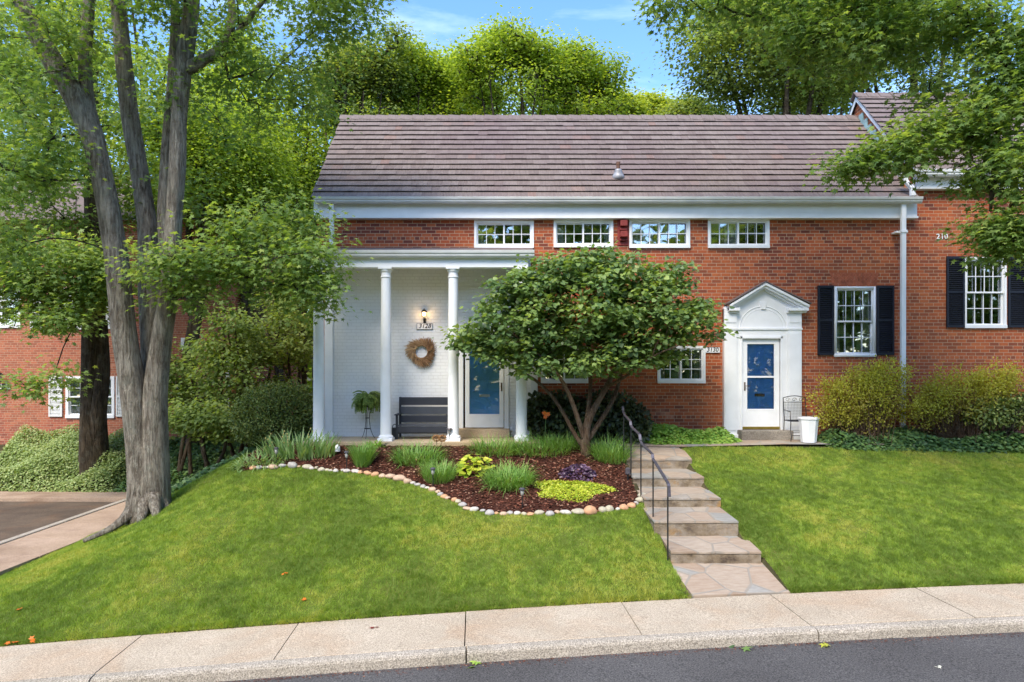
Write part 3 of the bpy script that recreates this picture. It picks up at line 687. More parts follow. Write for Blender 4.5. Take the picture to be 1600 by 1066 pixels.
m.box(lx1, rx0, YW-.10, YW-.002, fz(526), fz(516)); m.box(lx1, rx0, YW-.13, YW-.002, fz(516), fz(513))
# tympanum
px = lambda p: fx(p)
m.prism([(lx0, fz(513)), (rx1, fz(513)), (rx1, fz(481)), (fx(1189.5), fz(450)), (lx0, fz(481))], YW-.09, YW-.002)
# blind arch moulding
xa = fx(1190); rr = (fx(1226)-fx(1154))/2; zc = fz(513)
for r_, wd in ((rr, .022), (rr-.07, .012)):
    an = np.linspace(0, pi, 25); m.tube([(xa+r_*cos(q), YW-.092, zc+r_*.93*sin(q)) for q in an], wd*.6, 6)
m.prism([(xa-.05, zc+rr*.80), (xa+.05, zc+rr*.80), (xa+.075, zc+rr*1.12), (xa-.075, zc+rr*1.12)], YW-.125, YW-.09)
m.build('door_surround', M['white'], house, bevel=.005)
m = MB()  # raking cornice
apx, apz = fx(1189.5), fz(444); ex = 1134, 1257
for s in (-1, 1):
    xe = fx(1134 if s < 0 else 1256.5); zl = fz(482)
    for (dz0, dz1, dy) in ((0, .06, .30), (-.055, 0, .25), (-.10, -.055, .17)):
        m.prism([(xe, zl+dz0), (apx, apz+dz0-.06), (apx, apz+dz1-.06), (xe, zl+dz1)], YW-dy, YW-.002)
    a, b = (fx(1134), fx(1151)) if s < 0 else (fx(1226), fx(1256.5))
    m.box(a, b, YW-.27, YW-.002, fz(487), fz(482.5)); m.box(a+.03*(s<0), b-.03*(s>0), YW-.2, YW-.002, fz(490), fz(487))
m.build('pediment', M['white'], house, bevel=.003)
m = MB()
for s in (-1, 1):
    xe = fx(1131 if s < 0 else 1259.5); m.prism([(xe, fz(481)+.055), (apx, apz+.01), (apx, apz+.035), (xe, fz(481)+.085)], YW-.32, YW-.001)
m.build('pediment_roof', M['roof'], house)
# ---- roof vent pipe
vy = 16.55; vx = X(966, vy); slope = (zr-ze)/(yr-ye); vz = ze+(vy-ye)*slope
m = MB(); m.lathe([(.16, 0), (.15, .10), (.095, .2), (.10, .21), (.085, .25), (.06, .27)], (vx, vy, vz-.06), 16); v_o = m.build('roof_vent', simple('lead_flashing', (.30, .30, .32), .5, .3, 10, metal=.3), house, smooth=True)
m = MB(); m.lathe([(.045, .2), (.045, .34), (.05, .345), (.05, .42)], (vx, vy, vz-.04), 12); m.build('pipe', simple('rusty_pipe', (.12, .06, .04), .7, .3, 20), v_o)
# ================================================================== right house
house2 = thing('brick_townhouse', 'taller brick townhouse at the right edge with white number 210 and black shutters', 'house', (13, 19, 1.5))
w3 = (1506, 1572, 402, 511)
m = MB(); wall(m, HR, 22, 1.0, fz(285), YW+.0, [(fx(w3[0])+.02, fx(w3[1])-.02, fz(w3[3])+.01, fz(w3[2])-.02)]); m.build('wall', M['brick'], house2)
yr2, zr2, ye2, ze2 = 18.7, Z(149, 18.7), 15.93, Z(266, 15.93)
m = MB(); m.add([(9.50, YW, 5), (9.50, 21.2, 5), (9.50, 21.2, ze2+.2), (9.50, yr2, zr2-.12), (9.50, YW, ze2+.2)], [(4, 3, 2, 1, 0)])
m.build('gable_wall', M['brickX'], house2)
roofmesh('roof', house2, 9.40, 22, ye2, ze2, yr2, zr2, 15, M['roof'])
m = MB(); sl = (zr2-ze2)/(yr2-ye2)
m.add([(9.42, ye2, ze2-.17), (9.42, yr2, zr2-.17), (9.42, yr2, zr2), (9.42, ye2, ze2), (9.49, ye2, ze2-.17), (9.49, yr2, zr2-.17), (9.49, yr2, zr2), (9.49, ye2, ze2)], [(3, 2, 1, 0), (0, 1, 5, 4), (3, 7, 6, 2), (0, 4, 7, 3)])
m.add([(9.42, 2*yr2-ye2, ze2-.17), (9.42, yr2, zr2-.17), (9.42, yr2, zr2), (9.42, 2*yr2-ye2, ze2)], [(0, 1, 2, 3)])
m.build('rake_board', M['white'], house2)
m = MB()  # stepped flashing, green-blue paint, against the gable
for i in range(8):
    y = 16.9+i*.22; z = ze+(y-ye)*slope; m.box(9.46, 9.492, y-.02, y+.2, z+.0, z+.34)
m.build('flashing', simple('verdigris_flashing', (.28, .42, .42), .6, .3, 6), house2)
m = MB(); m.box(9.52, 22, 16.04, YW-.003, Z(293, 16.1), Z(270, 16.1)); m.box(9.50, 22, 16.02, YW-.003, Z(293, 16.1)-.05, Z(293, 16.1)); m.build('frieze_board', M['white'], house2)
gutter('gutter', house2, X(1406, 15.85), 22, 15.83, Z(275, 15.85), Z(265, 15.85), 'white')
m = spout(house2, 0, 0, [(X(1413, 15.9), 15.9, Z(275, 15.9)), (X(1415, 15.9), 15.9, Z(283, 15.9)), (X(1426, 15.85), 15.85, Z(295, 15.85)), (X(1426, 15.85), 15.85, Z(306, 15.85))]); m.build('downspout', M['white'], house2, bevel=.008)
a, b, c, d = w3; window(house2, fx(a), fx(b), fz(d), fz(c), YW, 'hung', 4, 4)
shutter(house2, fx(1478), fx(1506), fz(512), fz(401), YW, 'navy'); shutter(house2, fx(1574), fx(1602), fz(512), fz(401), YW, 'navy')
soldier(house2, fx(1503), fx(1575), fz(401), fz(380), YW)
def text(s, name, parent, size, loc, mat, depth=.004, shear=0, world=True):
    cu = bpy.data.curves.new(name, 'FONT'); cu.body = s; cu.size = size; cu.extrude = depth; cu.shear = shear; cu.offset = size*.012; cu.align_x = 'CENTER'; cu.align_y = 'CENTER'; cu.resolution_u = 3
    tmp = bpy.data.objects.new(name, cu); C.collection.objects.link(tmp)
    me = bpy.data.meshes.new_from_object(tmp.evaluated_get(bpy.context.evaluated_depsgraph_get())); bpy.data.objects.remove(tmp)
    me.materials.clear(); me.materials.append(mat); me.transform(Matrix.Rotation(radians(90), 4, 'X'))
    o = bpy.data.objects.new(name, me); C.collection.objects.link(o); o.location = Vector(loc)-Vector(ORG[parent.name] if parent else (0, 0, 0))
    if parent: o.parent = parent
    return o
# white house number 210 on the brick
t = thing('house_number', 'white numerals 210 high on the brick of the right-hand house', 'house number', (fx(1471), YW, fz(370)))
for ch, p in (('2', 1465.5), ('1', 1472), ('0', 1478)): text(ch, 'digit', t, .175, (fx(p), YW-.012, fz(370)), M['white'], .006)
# ================================================================== number plates, lantern, wreath
def plate(txt, px_, py_, Y, w_, h_, size, label, sh=.25):
    t = thing('number_plate', label, 'number sign', (X(px_, Y), Y, Z(py_, Y))); c = t.location
    m = MB(); m.box(c.x-w_/2, c.x+w_/2, Y-.02, Y-.008, c.z-h_/2, c.z+h_/2); m.build('board', M['plastic'], t, bevel=.003)
    m = MB(); e = .008
    for a, b, cc, d in ((-w_/2, w_/2, h_/2-e, h_/2), (-w_/2, w_/2, -h_/2, -h_/2+e), (-w_/2, -w_/2+e, -h_/2+e, h_/2-e), (w_/2-e, w_/2, -h_/2+e, h_/2-e)): m.box(c.x+a, c.x+b, Y-.025, Y-.0201, c.z+cc, c.z+d)
    m.build('rim', M['iron2'], t)
    text(txt, 'digits', t, size, (c.x, Y-.0225, c.z-.0), M['iron'], .002, sh)
plate('3128', 663.5, 510, YW-.01, .37, .15, .145, 'white plate with italic black number 3128 under the porch lantern')
plate('3130', 1113, 547, YW, .36, .14, .14, 'white number plate half hidden by leaves beside the right doorway', 0.15)
def lantern(px_, py_, Y, sc, label, mat, lit):
    t = thing('wall_lantern', label, 'wall lamp', (X(px_, Y), Y, Z(py_, Y))); x, y, z = t.location; y = Y-.16*sc
    m = MB(); s = sc
    m.lathe([(.02*s, -.10*s), (.06*s, -.08*s), (.085*s, -.075*s), (.085*s, -.065*s)], (x, y, z), 6)
    m.lathe([(.10*s, .085*s), (.105*s, .095*s), (.05*s, .155*s), (.02*s, .165*s), (.02*s, .185*s), (.005*s, .21*s)], (x, y, z), 6)
    for i in range(6):
        q = i*pi/3; m.tube([(x+.078*s*cos(q), y+.078*s*sin(q), z-.07*s), (x+.095*s*cos(q), y+.095*s*sin(q), z+.09*s)], .006*s, 4)
    m.tube([(x, y, z-.09*s), (x, y+.03*s, z-.2*s), (x, Y-.02, z-.22*s)], .014*s, 6); m.box(x-.045*s, x+.045*s, Y-.03, Y-.008, z-.29*s, z-.13*s)
    m.build('lantern_body', mat, t)
    n = N('lantern_glass'); 
    if lit:
        e = n.n('ShaderNodeEmission'); e.inputs[0].default_value = (1, .62, .25, 1); e.inputs[1].default_value = 5; n.l(e.outputs[0], n.out.inputs[0])
    else: n.pbsdf((.5, .5, .5), .2)
    m = MB(); m.lathe([(.05*s, -.062*s), (.062*s, .07*s)], (x, y, z), 6); m.build('lamp_glass', n.m, t)
    if lit:
        ld = bpy.data.lights.new('lamp', 'POINT'); ld.energy = 1.3; ld.color = (1, .65, .3); ld.shadow_soft_size = .06
        lo = bpy.data.objects.new('lamp_bulb', ld); C.collection.objects.link(lo); lo.parent = t; lo.location = (0, -.16*sc-.12, 0)
lantern(663.5, 492, YW-.01, .68, 'black lit lantern on the white porch wall', M['iron'], True)
wc = W(658.5, 550, YW-.05); t = thing('wreath', 'dried straw twig wreath hanging on the white porch wall', 'wreath', wc)
V = []; F = []; rn = []
for i in range(1700):
    q = R.uniform(0, 2*pi); r0 = R.uniform(.14, .25); d = R.normal(0, .05)
    ln = R.uniform(.08, .19); tw = q+R.uniform(.5, 1.1)*1
    p0 = np.array([r0*cos(q), d*.7, r0*sin(q)]); dr = np.array([cos(q)*.75+cos(tw+.6)*.7, R.uniform(-.35, .1), sin(q)*.75+sin(tw+.6)*.7]); dr /= np.linalg.norm(dr)
    if r0 < .16: dr = np.array([cos(q+1.5), R.uniform(-.3, .1), sin(q+1.5)])
    p1 = p0+dr*ln*(.9+.25*sin(3*q)); wv = np.cross(dr, [0, 1, 0])*R.uniform(.003, .006)
    b = len(V); V += [p0-wv+wc, p0+wv+wc, p1+wv*.5+wc, p1-wv*.5+wc]; F.append((b, b+1, b+2, b+3)); rn.append(min(1, max(0, R.normal(.45+.25*sin(q-1), .25))))
wr = fastmesh('straw', V, F, M['straw'], t, rn)
m = MB(); an = np.linspace(0, 2*pi, 33); m.tube([(wc[0]+.18*cos(q), wc[1]+.01, wc[2]+.18*sin(q)) for q in an], .03, 7); m.build('twig_ring', M['barkb'], t)
# ================================================================== foliage engine
def norm(a): return a/(np.linalg.norm(a, axis=-1, keepdims=True)+1e-9)
T_DIA = (np.array([(0, 0, 0), (.45, -.32, -.06), (1, 0, -.12), (.45, .32, -.06)]), np.array([(0, 1, 2), (0, 2, 3)]))
T_OVAL = (np.array([(0, 0, 0), (.3, -.36, .02), (.72, -.27, -.03), (1, 0, -.12), (.72, .27, -.03), (.3, .36, .02)]), np.array([(0, 1, 2, 3), (0, 3, 4, 5)]))
T_HEART = (np.array([(.06, 0, 0), (-.06, -.3, .0), (.25, -.5, .0), (.65, -.34, -.05), (1, 0, -.15), (.65, .34, -.05), (.25, .5, .0), (-.06, .3, 0)]), np.array([(0, 1, 2, 3), (0, 3, 4, 4), (0, 4, 5, 5), (0, 5, 6, 7)]))
# five-lobed maple leaf: centre + 11 rim points
_r = [(0, .12), (38, .62), (58, .36), (78, .78), (100, .42)]
_mp = [(.0, 0, 0)]
for a, r in ((-150, .30), (-120, .62), (-90, .34), (-58, .80), (-28, .42), (0, 1.0), (28, .42), (58, .80), (90, .34), (120, .62), (150, .30)):
    _mp.append((.25+r*.78*cos(radians(a)), r*.72*sin(radians(a)), -.16*r*r))
_mp[0] = (.2, 0, .0)
T_MAPLE = (np.array(_mp), np.array([(0, 1, 2, 3), (0, 3, 4, 5), (0, 5, 6, 7), (0, 7, 8, 9), (0, 9, 10, 11)]))
def leaves(name, mat, parent, P, D, Nn, S, T, rn=None):
    V0, F0 = T
    if F0.shape[1] == 4 and T is T_HEART:
        F0 = np.array([(0, 1, 2), (0, 2, 3), (0, 3, 4), (0, 4, 5), (0, 5, 6), (0, 6, 7)])
    D = norm(D); Nn = norm(Nn-D*np.sum(Nn*D, 1, keepdims=True)); B = np.cross(Nn, D)
    V = P[:, None, :]+S[:, None, None]*(V0[None, :, 0:1]*D[:, None, :]+V0[None, :, 1:2]*B[:, None, :]+V0[None, :, 2:3]*Nn[:, None, :])
    k = len(V0); F = (F0[None]+(np.arange(len(P))*k)[:, None, None]).reshape(-1, F0.shape[1])
    if rn is None: rn = R.random(len(P))
    return fastmesh(name, V.reshape(-1, 3), F, mat, parent, np.repeat(rn, len(F0)))
def blobpts(blobs):
    out_ = []
    for px_, py_, Y, rx, ry, rd, n in blobs:
        c = W(px_, py_, Y); k = Y/FPX; sc = np.array([rx*k, rd, ry*k])
        d = norm(R.normal(size=(n, 3))); r = R.uniform(.12, 1, (n, 1))**(1/2.6)
        out_.append(c+d*r*sc)
    return np.concatenate(out_)
def grow(stems, att, tip=.006, p=.42, step=.32, sag=.08, maxr=.12):
    """stems: list of (points, radii). returns branch polylines and their radii"""
    nodes = []; par = []; rad0 = []
    for pts, rr in stems:
        pts = np.array(pts, float)
        for i in range(len(pts)-1):
            n = max(1, int(np.linalg.norm(pts[i+1]-pts[i])/.3))
            for j in range(n):
                f = j/n; nodes.append(pts[i]*(1-f)+pts[i+1]*f); par.append(-1); rad0.append(rr[i]*(1-f)+rr[i+1]*f)
    ns = len(nodes); base = np.array(nodes)
    d0 = np.array([np.min(np.linalg.norm(base-a, axis=1)) for a in att]); order = np.argsort(d0)
    cap = ns+len(att)*40; A = np.zeros((cap, 3)); A[:ns] = base; cnt = ns; par = par+[0]*(cap-ns); dist = np.zeros(cap)
    paths = []
    for ai in order:
        a = att[ai]; v = a-A[:cnt]; dd = np.linalg.norm(v, axis=1)
        pen = dd*(1+.35*np.clip(-v[:, 2]/(dd+1e-6), 0, 1))+.18*dist[:cnt]   # prefer growing up and out
        j = int(np.argmin(pen)); L_ = dd[j]; n = max(2, int(L_/step)); n = min(n, 30); idx = [j]
        q0 = A[j]; dirn = (a-q0); side = np.cross(dirn, [0, 0, 1.]); side = side/(np.linalg.norm(side)+1e-6)
        b1 = R.normal(0, .10)*L_; b2 = abs(R.normal(sag, .05))*L_
        for i in range(1, n+1):
            f = i/n; pt = q0+dirn*f+side*b1*sin(pi*f)+np.array([0, 0, b2*sin(pi*f)])+R.normal(0, .012, 3)*(L_**.5)
            A[cnt] = pt; par[cnt] = idx[-1]; dist[cnt] = dist[idx[-1]]+L_/n; idx.append(cnt); cnt += 1
        paths.append(idx)
    load = np.zeros(cnt); 
    for idx in paths:
        k = idx[-1]
        while k >= ns: load[k] += 1; k = par[k]
    res = []
    for idx in paths:
        q = A[idx]; l = np.maximum(load[idx], 1).astype(float)
        if idx[0] < ns: l[0] = l[1]
        r = np.minimum(tip*l**p, maxr); res.append((q, r))
    return res
def tree(name, label, stems, blobs, barkm, leafm, T, lsize, nleaf, spread=.45, flat_=.45, group=None, cat='tree', tip=.007, sides=12, extra_roots=(), maxr=.12, twigs=True, keep=None, up=.9, att=None, barkb=None, sag=.08, rough=.05):
    global R
    import zlib; R = np.random.default_rng(zlib.crc32(label.encode()))   # each tree keeps its own shape
    base = np.array(stems[0][0][0], float)
    t = thing(name, label, cat, base, group)
    m = MB()
    for pts, rr in list(stems)+list(extra_roots):
        pts = np.array(pts, float); rr = np.array(rr, float)
        # resample smoothly
        s_ = np.concatenate([[0], np.cumsum(np.linalg.norm(np.diff(pts, axis=0), axis=1))]); n = max(6, int(s_[-1]/.14)); u = np.linspace(0, s_[-1], n)
        q = np.stack([np.interp(u, s_, pts[:, i]) for i in range(3)], 1); r = np.interp(u, s_, rr)
        for _ in range(3):
            q[1:-1] = (q[:-2]+2*q[1:-1]+q[2:])/4; r[1:-1] = (r[:-2]+2*r[1:-1]+r[2:])/4
        k0 = m.n; m.tube(q, r, sides if r.max() > .1 else 8)
        if r.max() > .1 and rough:
            v = m.v[-1]; ns_ = sides; ang = np.arange(len(v)) % ns_; lev = np.arange(len(v))//ns_
            ridge = 1+rough*np.sin(ang*2*pi/ns_*3+.3*np.sin(lev*.11)*2+1.0)+rough*.6*np.sin(ang*2*pi/ns_*5+lev*.07+2)
            cc = np.repeat(q, ns_, axis=0); m.v[-1] = cc+(v-cc)*ridge[:, None]
    att = blobpts(blobs) if att is None else att
    if keep is not None: att = att[keep(att)]
    br = grow(stems, att, tip, maxr=maxr, sag=sag)
    trunk = m.build('trunk', M[barkm], t, smooth=True)
    mb_ = MB()
    for q, r in br: mb_.tube(q, r, 5 if r.max() > .03 else 4, cap=False)
    if twigs:
        for a in att:
            for _ in range(3):
                d = norm(R.normal(size=3)*[1, 1, .5]); mb_.tube([a, a+d*spread*.5+[0, 0, .03], a+d*spread*1.05], [tip*.7, tip*.5, tip*.25], 3, cap=False)
    mb_.build('branches', M[barkb or barkm], trunk, smooth=True)
    n = nleaf; na = len(att); P = np.repeat(att, n, axis=0); o = R.normal(size=(na*n, 3))*np.array([spread, spread, spread*flat_]); P = P+o
    D = o*np.array([1, 1, .4])+R.normal(size=o.shape)*spread*.6; D[:, 2] -= spread*.45
    Nn = np.stack([R.normal(0, .5, len(P)), R.normal(0, .5, len(P)), np.full(len(P), up)], 1)+.45*np.array(sdir)
    S = lsize*R.uniform(.65, 1.2, len(P))
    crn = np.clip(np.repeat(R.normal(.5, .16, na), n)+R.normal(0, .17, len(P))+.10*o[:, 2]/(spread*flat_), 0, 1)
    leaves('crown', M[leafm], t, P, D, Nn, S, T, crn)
    return t
def stem(pts, Y0=None):
    """photo points (px,py,Y,radius in px)"""
    return ([W(p[0], p[1], p[2]) for p in pts], [p[3]*p[2]/FPX for p in pts])

# ================================================================== garden steps and walk
t = thing('garden_steps', 'flagstone garden steps with stained stone risers climbing from the pavement', 'steps', (3.05, 12, .6))
ST = [(10.37, .36, .18, .42), (11.1, .66, .42, .69), (12.1, .85, .69, .87), (13.15, 1.06, .87, 1.09), (14.2, 1.27, 1.07, 1.40)]
SX = [(2.41, 3.78), (2.31, 3.68), (2.34, 3.70), (2.33, 3.70), (2.38, 3.74)]
for i, ((y, z, zb, _), (a, b)) in enumerate(zip(ST, SX)):
    yn = ST[i+1][0] if i < 4 else 15.05; zn = ST[i+1][2] if i < 4 else 1.43
    m = MB(); n = 9; xs_ = np.linspace(a, b, n)
    jf = R.normal(0, .012, n); jt = R.normal(0, .004, n)
    # tread slab with slightly wavy front edge
    top = [(x, y-.012+jf[k], z+jt[k]) for k, x in enumerate(xs_)]; bot = [(x, y-.012+jf[k], z-.03) for k, x in enumerate(xs_)]
    bk = [(x, yn+.03, zn+.0) for x in xs_]; bb = [(x, yn+.03, zn-.03) for x in xs_]
    m.add(bot+top+bk+bb, [(k+r*n, k+1+r*n, k+1+(r+1)*n, k+(r+1)*n) for r in range(3) for k in range(n-1)]+[(0, n, 2*n, 3*n), (n-1, 4*n-1, 3*n-1, 2*n-1)])
    tr = m.build('tread', M['flag'], t)
    m = MB(); bot = [(x, y+jf[k], zb-.15) for k, x in enumerate(xs_)]; top = [(x, y+jf[k], z-.031) for k, x in enumerate(xs_)]
    bk = [(x, yn, zn-.06) for x in xs_]
    m.add(bot+top+bk, [(k+r*n, k+1+r*n, k+1+(r+1)*n, k+(r+1)*n) for r in range(2) for k in range(n-1)])
    for xe, sg in ((a+.015, 1), (b-.015, 0)):
        m.add([(xe, y, zb-.3), (xe, yn, zb-.3), (xe, yn, zn-.06), (xe, y, z-.057)], [(3, 2, 1, 0) if sg else (0, 1, 2, 3)])
    m.build('riser', M['riser'], t)
# lowest slab that runs onto the pavement
m = MB(); x0, y0 = xy(-.66, .012); x1, y1 = xy(.73, .012)
slabbox(m, [(x0, y0), (x1, y1), (3.84, 10.40), (2.38, 10.40)], -.3, 0)
v = m.v[-1]; v[4:, 2] = [.008, .03, .185, .185]; m.build('landing', M['flag'], t)
def hw(y): return np.interp(y, [14.9, 15.4], [1.44, 1.50])
m = MB(); P = [(2.36, 15.06, 1.435), (3.78, 15.02, 1.435), (4.3, 15.10, 1.462), (6.0, 15.2, 1.478), (8.15, 15.12, 1.478), (8.3, 15.85, 1.512), (5.0, 15.85, 1.51), (2.9, 15.9, 1.505), (.62, 15.9, 1.51), (.62, 15.3, 1.49), (2.3, 15.35, 1.46)]
# walk along the house fronts, laid as quads
m.add([(2.36, 15.04, 1.44), (3.78, 15.0, 1.44), (3.95, 15.85, 1.508), (2.36, 15.85, 1.508), (6, 15.12, 1.48), (6, 15.85, 1.512), (8.25, 15.1, 1.48), (8.35, 15.85, 1.512), (.64, 15.85, 1.512), (.64, 15.2, 1.48), (2.36, 15.3, 1.46)],
      [(0, 1, 2, 3), (1, 4, 5, 2), (4, 6, 7, 5), (9, 10, 3, 8)])
m.build('garden_walk', M['flag'])['kind'] = 'structure'
# ---- handrail
t = thing('handrail', 'black iron handrail with five posts climbing the left side of the garden steps', 'railing', (2.35, 12, .6))
PO = [(1043.5, 10.35, 878, 757), (1020.5, 11.4, 829, 716), (1001.5, 12.4, 778, 688), (986, 13.35, 757, 664), (974.5, 14.3, 722, 643)]
tops = []
for px_, Y, pb, pt in PO:
    b = W(px_, pb, Y); a = W(px_, pt, Y); b[2] = min(b[2], float(H(b[0], Y)))-.05; tops.append(a); m = MB(); m.tube([b, a], .0125, 6); m.build('post', M['iron'], t)
m = MB()
rp = []
for i, a in enumerate(tops):
    if i == 0: rp += [a+[0, -.10, -.17], a+[0, -.07, -.02], a+[0, -.02, .02]]
    else: rp += [a+[0, -.16, -.045], a+[0, .0, -.02], a+[0, .06, .06]] if i % 2 else [a+[0, -.08, -.06], a+[0, .05, .0], a+[0, .12, .09]]
for a, b in zip(rp[:-1], rp[1:]):
    d = (b-a)/2; u = np.array([.024, 0, 0]); v = np.cross(d, u); v = v/np.linalg.norm(v)*.010; m.obox((a+b)/2, u, v, d*1.03)
m.build('rail', M['iron2'], t, bevel=.003)
# ================================================================== bench, plant stand, bag
t = thing('bench', 'charcoal slatted wooden bench on the porch between two white columns', 'bench', (X(664, 15.85), 15.8, 1.55)); YB2 = 15.75
bx0, bx1 = X(621, YB2), X(703, YB2)
zz = lambda p: Z(p, YB2)
for a, b in ((621, 634), (636, 648), (650, 661)):
    m = MB(); m.box(bx0+.04, bx1-.04, 15.93+(661-b)*.001, 15.955+(661-b)*.001, zz(b-.3), zz(a+.3)); m.build('back_slat', M['bench'] if a != 636 else M['bench2'], t, bevel=.004)
m = MB(); m.box(bx0+.03, bx1-.03, 15.50, 15.53, zz(670)-.07, zz(665)); m.build('seat_apron', M['bench'], t, bevel=.004)
for k in range(4): m = MB(); m.box(bx0+.04, bx1-.04, 15.52+k*.105, 15.61+k*.105, zz(664)-.01, zz(664)+.012); m.build('seat_slat', M['bench2'], t, bevel=.004)
for x in (bx0, bx1-.05):
    m = MB(); m.box(x, x+.05, 15.49, 15.54, 1.553, zz(648)); m.build('leg', M['bench'], t, bevel=.004)
    m = MB(); m.box(x, x+.05, 15.96, 16.01, 1.553, zz(621)); m.build('leg', M['bench'], t, bevel=.004)
    m = MB(); m.box(x-.02, x+.07, 15.44, 16.0, zz(648)+.001, zz(648)+.026); m.build('armrest', M['bench'], t, bevel=.004)
m = MB(); m.box(bx0+.05, bx1-.05, 15.73, 15.77, 1.66, 1.71); m.box(bx0+.01, bx0+.04, 15.54, 15.96, 1.66, 1.71); m.box(bx1-.04, bx1-.01, 15.54, 15.96, 1.66, 1.71); m.build('stretcher', M['bench'], t, bevel=.004)
# watering can style bag
c = W(617, 680, 15.55); t = thing('watering_can', 'small black can with a hooped handle beside the bench on the porch', 'watering can', (c[0], 15.55, 1.553))
m = MB(); m.lathe([(.075, 0), (.082, .01), (.075, .24), (.06, .26), (.05, .262)], (c[0], 15.55, 1.553), 14); m.build('body', M['iron'], t, smooth=False)
m = MB(); m.tube([(c[0]+.06*cos(q), 15.55, 1.80+.09*sin(q)) for q in np.linspace(0, pi, 11)], .010, 6); m.build('handle', M['iron'], t)
# plant stand with fern
c = (X(574, 15.75), 15.75, 1.553); t = thing('plant_stand', 'tall thin black wire plant stand holding the porch fern', 'plant stand', c)
ht = Z(634, 15.75)-1.553
m = MB()
for q in (0.5, 2.6, 4.7): m.tube([(c[0]+r*cos(q), c[1]+r*sin(q), c[2]+h) for r, h in ((.17, 0), (.12, .08), (.07, .22), (.045, .4), (.05, ht*.7), (.075, ht))], .007, 5)
for h, r in ((.22, .075), (ht*.62, .05), (ht, .10)): m.tube([(c[0]+r*cos(q), c[1]+r*sin(q), c[2]+h) for q in np.linspace(0, 2*pi, 17)], .006, 4)
m.build('wire_frame', M['iron'], t)
fc = np.array([c[0], c[1], 1.553+ht]); t = thing('potted_fern', 'bushy green fern in a dark pot on the porch plant stand', 'potted plant', fc)
m = MB(); m.lathe([(.07, -.03), (.095, .0), (.12, .13), (.13, .15), (.11, .15)], fc, 16); m.build('pot', M['iron'], t)
P = []; D = []; Nn = []
for i in range(190):
    q = R.uniform(0, 2*pi); L_ = R.uniform(.32, .56); e0 = R.uniform(.15, 1.55); hx = 0; hz = 0.12; el_ = e0; 
    for j in range(20):
        hx += cos(el_)*L_/22; hz += sin(el_)*L_/22; el_ -= R.uniform(.07, .16)
        for s in (-1, 1):
            P.append((fc[0]+hx*cos(q), fc[1]+hx*sin(q), fc[2]+hz)); d = np.array([cos(q+s*1.25), sin(q+s*1.25), -.25]); D.append(d); Nn.append((cos(q)*.4, sin(q)*.4-.3, .8))
leaves('fronds', M['l_fern'], t, np.array(P), np.array(D), np.array(Nn), np.full(len(P), .055), T_DIA)
# ================================================================== iron chair and planter at the right-hand door
c = np.array([X(1244, 15.7), 15.75, 1.51]); x0, x1 = X(1227, 15.8), X(1262, 15.8)
t = thing('iron_chair', 'black wrought iron chair with scrolled back beside the right-hand door', 'chair', c)
zt = Z(622, 15.8); zs_ = Z(657, 15.8)
m = MB()
m.tube([(x0, 15.9, 1.52), (x0, 15.86, zs_), (x0, 15.92, zt)], .010, 6); m.tube([(x1, 15.9, 1.52), (x1, 15.86, zs_), (x1, 15.92, zt)], .010, 6)
m.tube([(x0+(x1-x0)*f, 15.92, zt+.045*sin(pi*f)) for f in np.linspace(0, 1, 9)], .010, 6); m.tube([(x0, 15.92, zt-.10), (x1, 15.92, zt-.10)], .007, 5)
for f0 in (.2, .5, .8):
    xc = x0+(x1-x0)*f0; m.tube([(xc+(.055-.035*a/6)*cos(a), 15.92, zt-.045+(.05-.03*a/6)*sin(a)) for a in np.linspace(0, 7, 16)], .005, 4)
m.build('back_frame', M['iron'], t)
m = MB()
for i in range(15): xx = x0+(x1-x0)*(i+.5)/15; m.tube([(xx, 15.915, zt-.1), (xx, 15.865, zs_)], .0022, 3)
for i in range(12): z = zs_+(zt-.1-zs_)*(i+.5)/12; m.tube([(x0, 15.88+.03*i/12, z), (x1, 15.88+.03*i/12, z)], .0022, 3)
m.build('back_mesh', M['iron'], t)
m = MB()
for k in range(7): m.tube([(x0, 15.5+k*.06, zs_), (x1, 15.5+k*.06, zs_)], .006, 4)
m.tube([(x0, 15.48, zs_), (x1, 15.48, zs_), (x1, 15.88, zs_), (x0, 15.88, zs_), (x0, 15.48, zs_)], .010, 6); m.build('seat', M['iron'], t)
for x in (x0, x1):
    m = MB(); m.tube([(x, 15.48, 1.51), (x, 15.44, 1.62), (x, 15.5, 1.75), (x, 15.48, zs_)], .010, 6); m.build('leg', M['iron'], t)
    m = MB(); m.tube([(x, 15.48, zs_), (x-.02, 15.46, zs_+.12), (x, 15.5, zs_+.22), (x, 15.9, zs_+.24)], .009, 6); m.build('armrest', M['iron'], t)
m = MB(); m.tube([(x0, 15.48, 1.70), (x1, 15.48, 1.70)], .007, 4); m.tube([(x0, 15.48, 1.64), (x1, 15.48, 1.64)], .007, 4); m.build('stretcher', M['iron'], t)
c = (X(1263.5, 15.35), 15.35, 1.50); t = thing('planter', 'tall white tapered planter on the walk by the right-hand door', 'planter', c)
w0, w1, hh = .155, .205, Z(652, 15.35)-1.50
m = MB(); pf = []
for r, z in ((w0*.98, 0), (w0, .02), (w1*.95, hh-.05), (w1*1.03, hh-.045), (w1*1.03, hh), (w1*.9, hh), (w1*.85, hh-.1)): pf.append((r*1.08, z))
m.lathe(pf, c, 8); v = m.v[-1]; a_ = radians(22.5); rel = v[:, :2]-np.array(c[:2]); v[:, :2] = np.array(c[:2])+rel@np.array([[cos(a_), sin(a_)], [-sin(a_), cos(a_)]])
m.build('pot_shell', M['plastic'], t, bevel=.004)
m = MB(); m.lathe([(w1*.86, hh-.09), (.01, hh-.085)], c, 8); m.build('potting_soil', M['soil'], t)
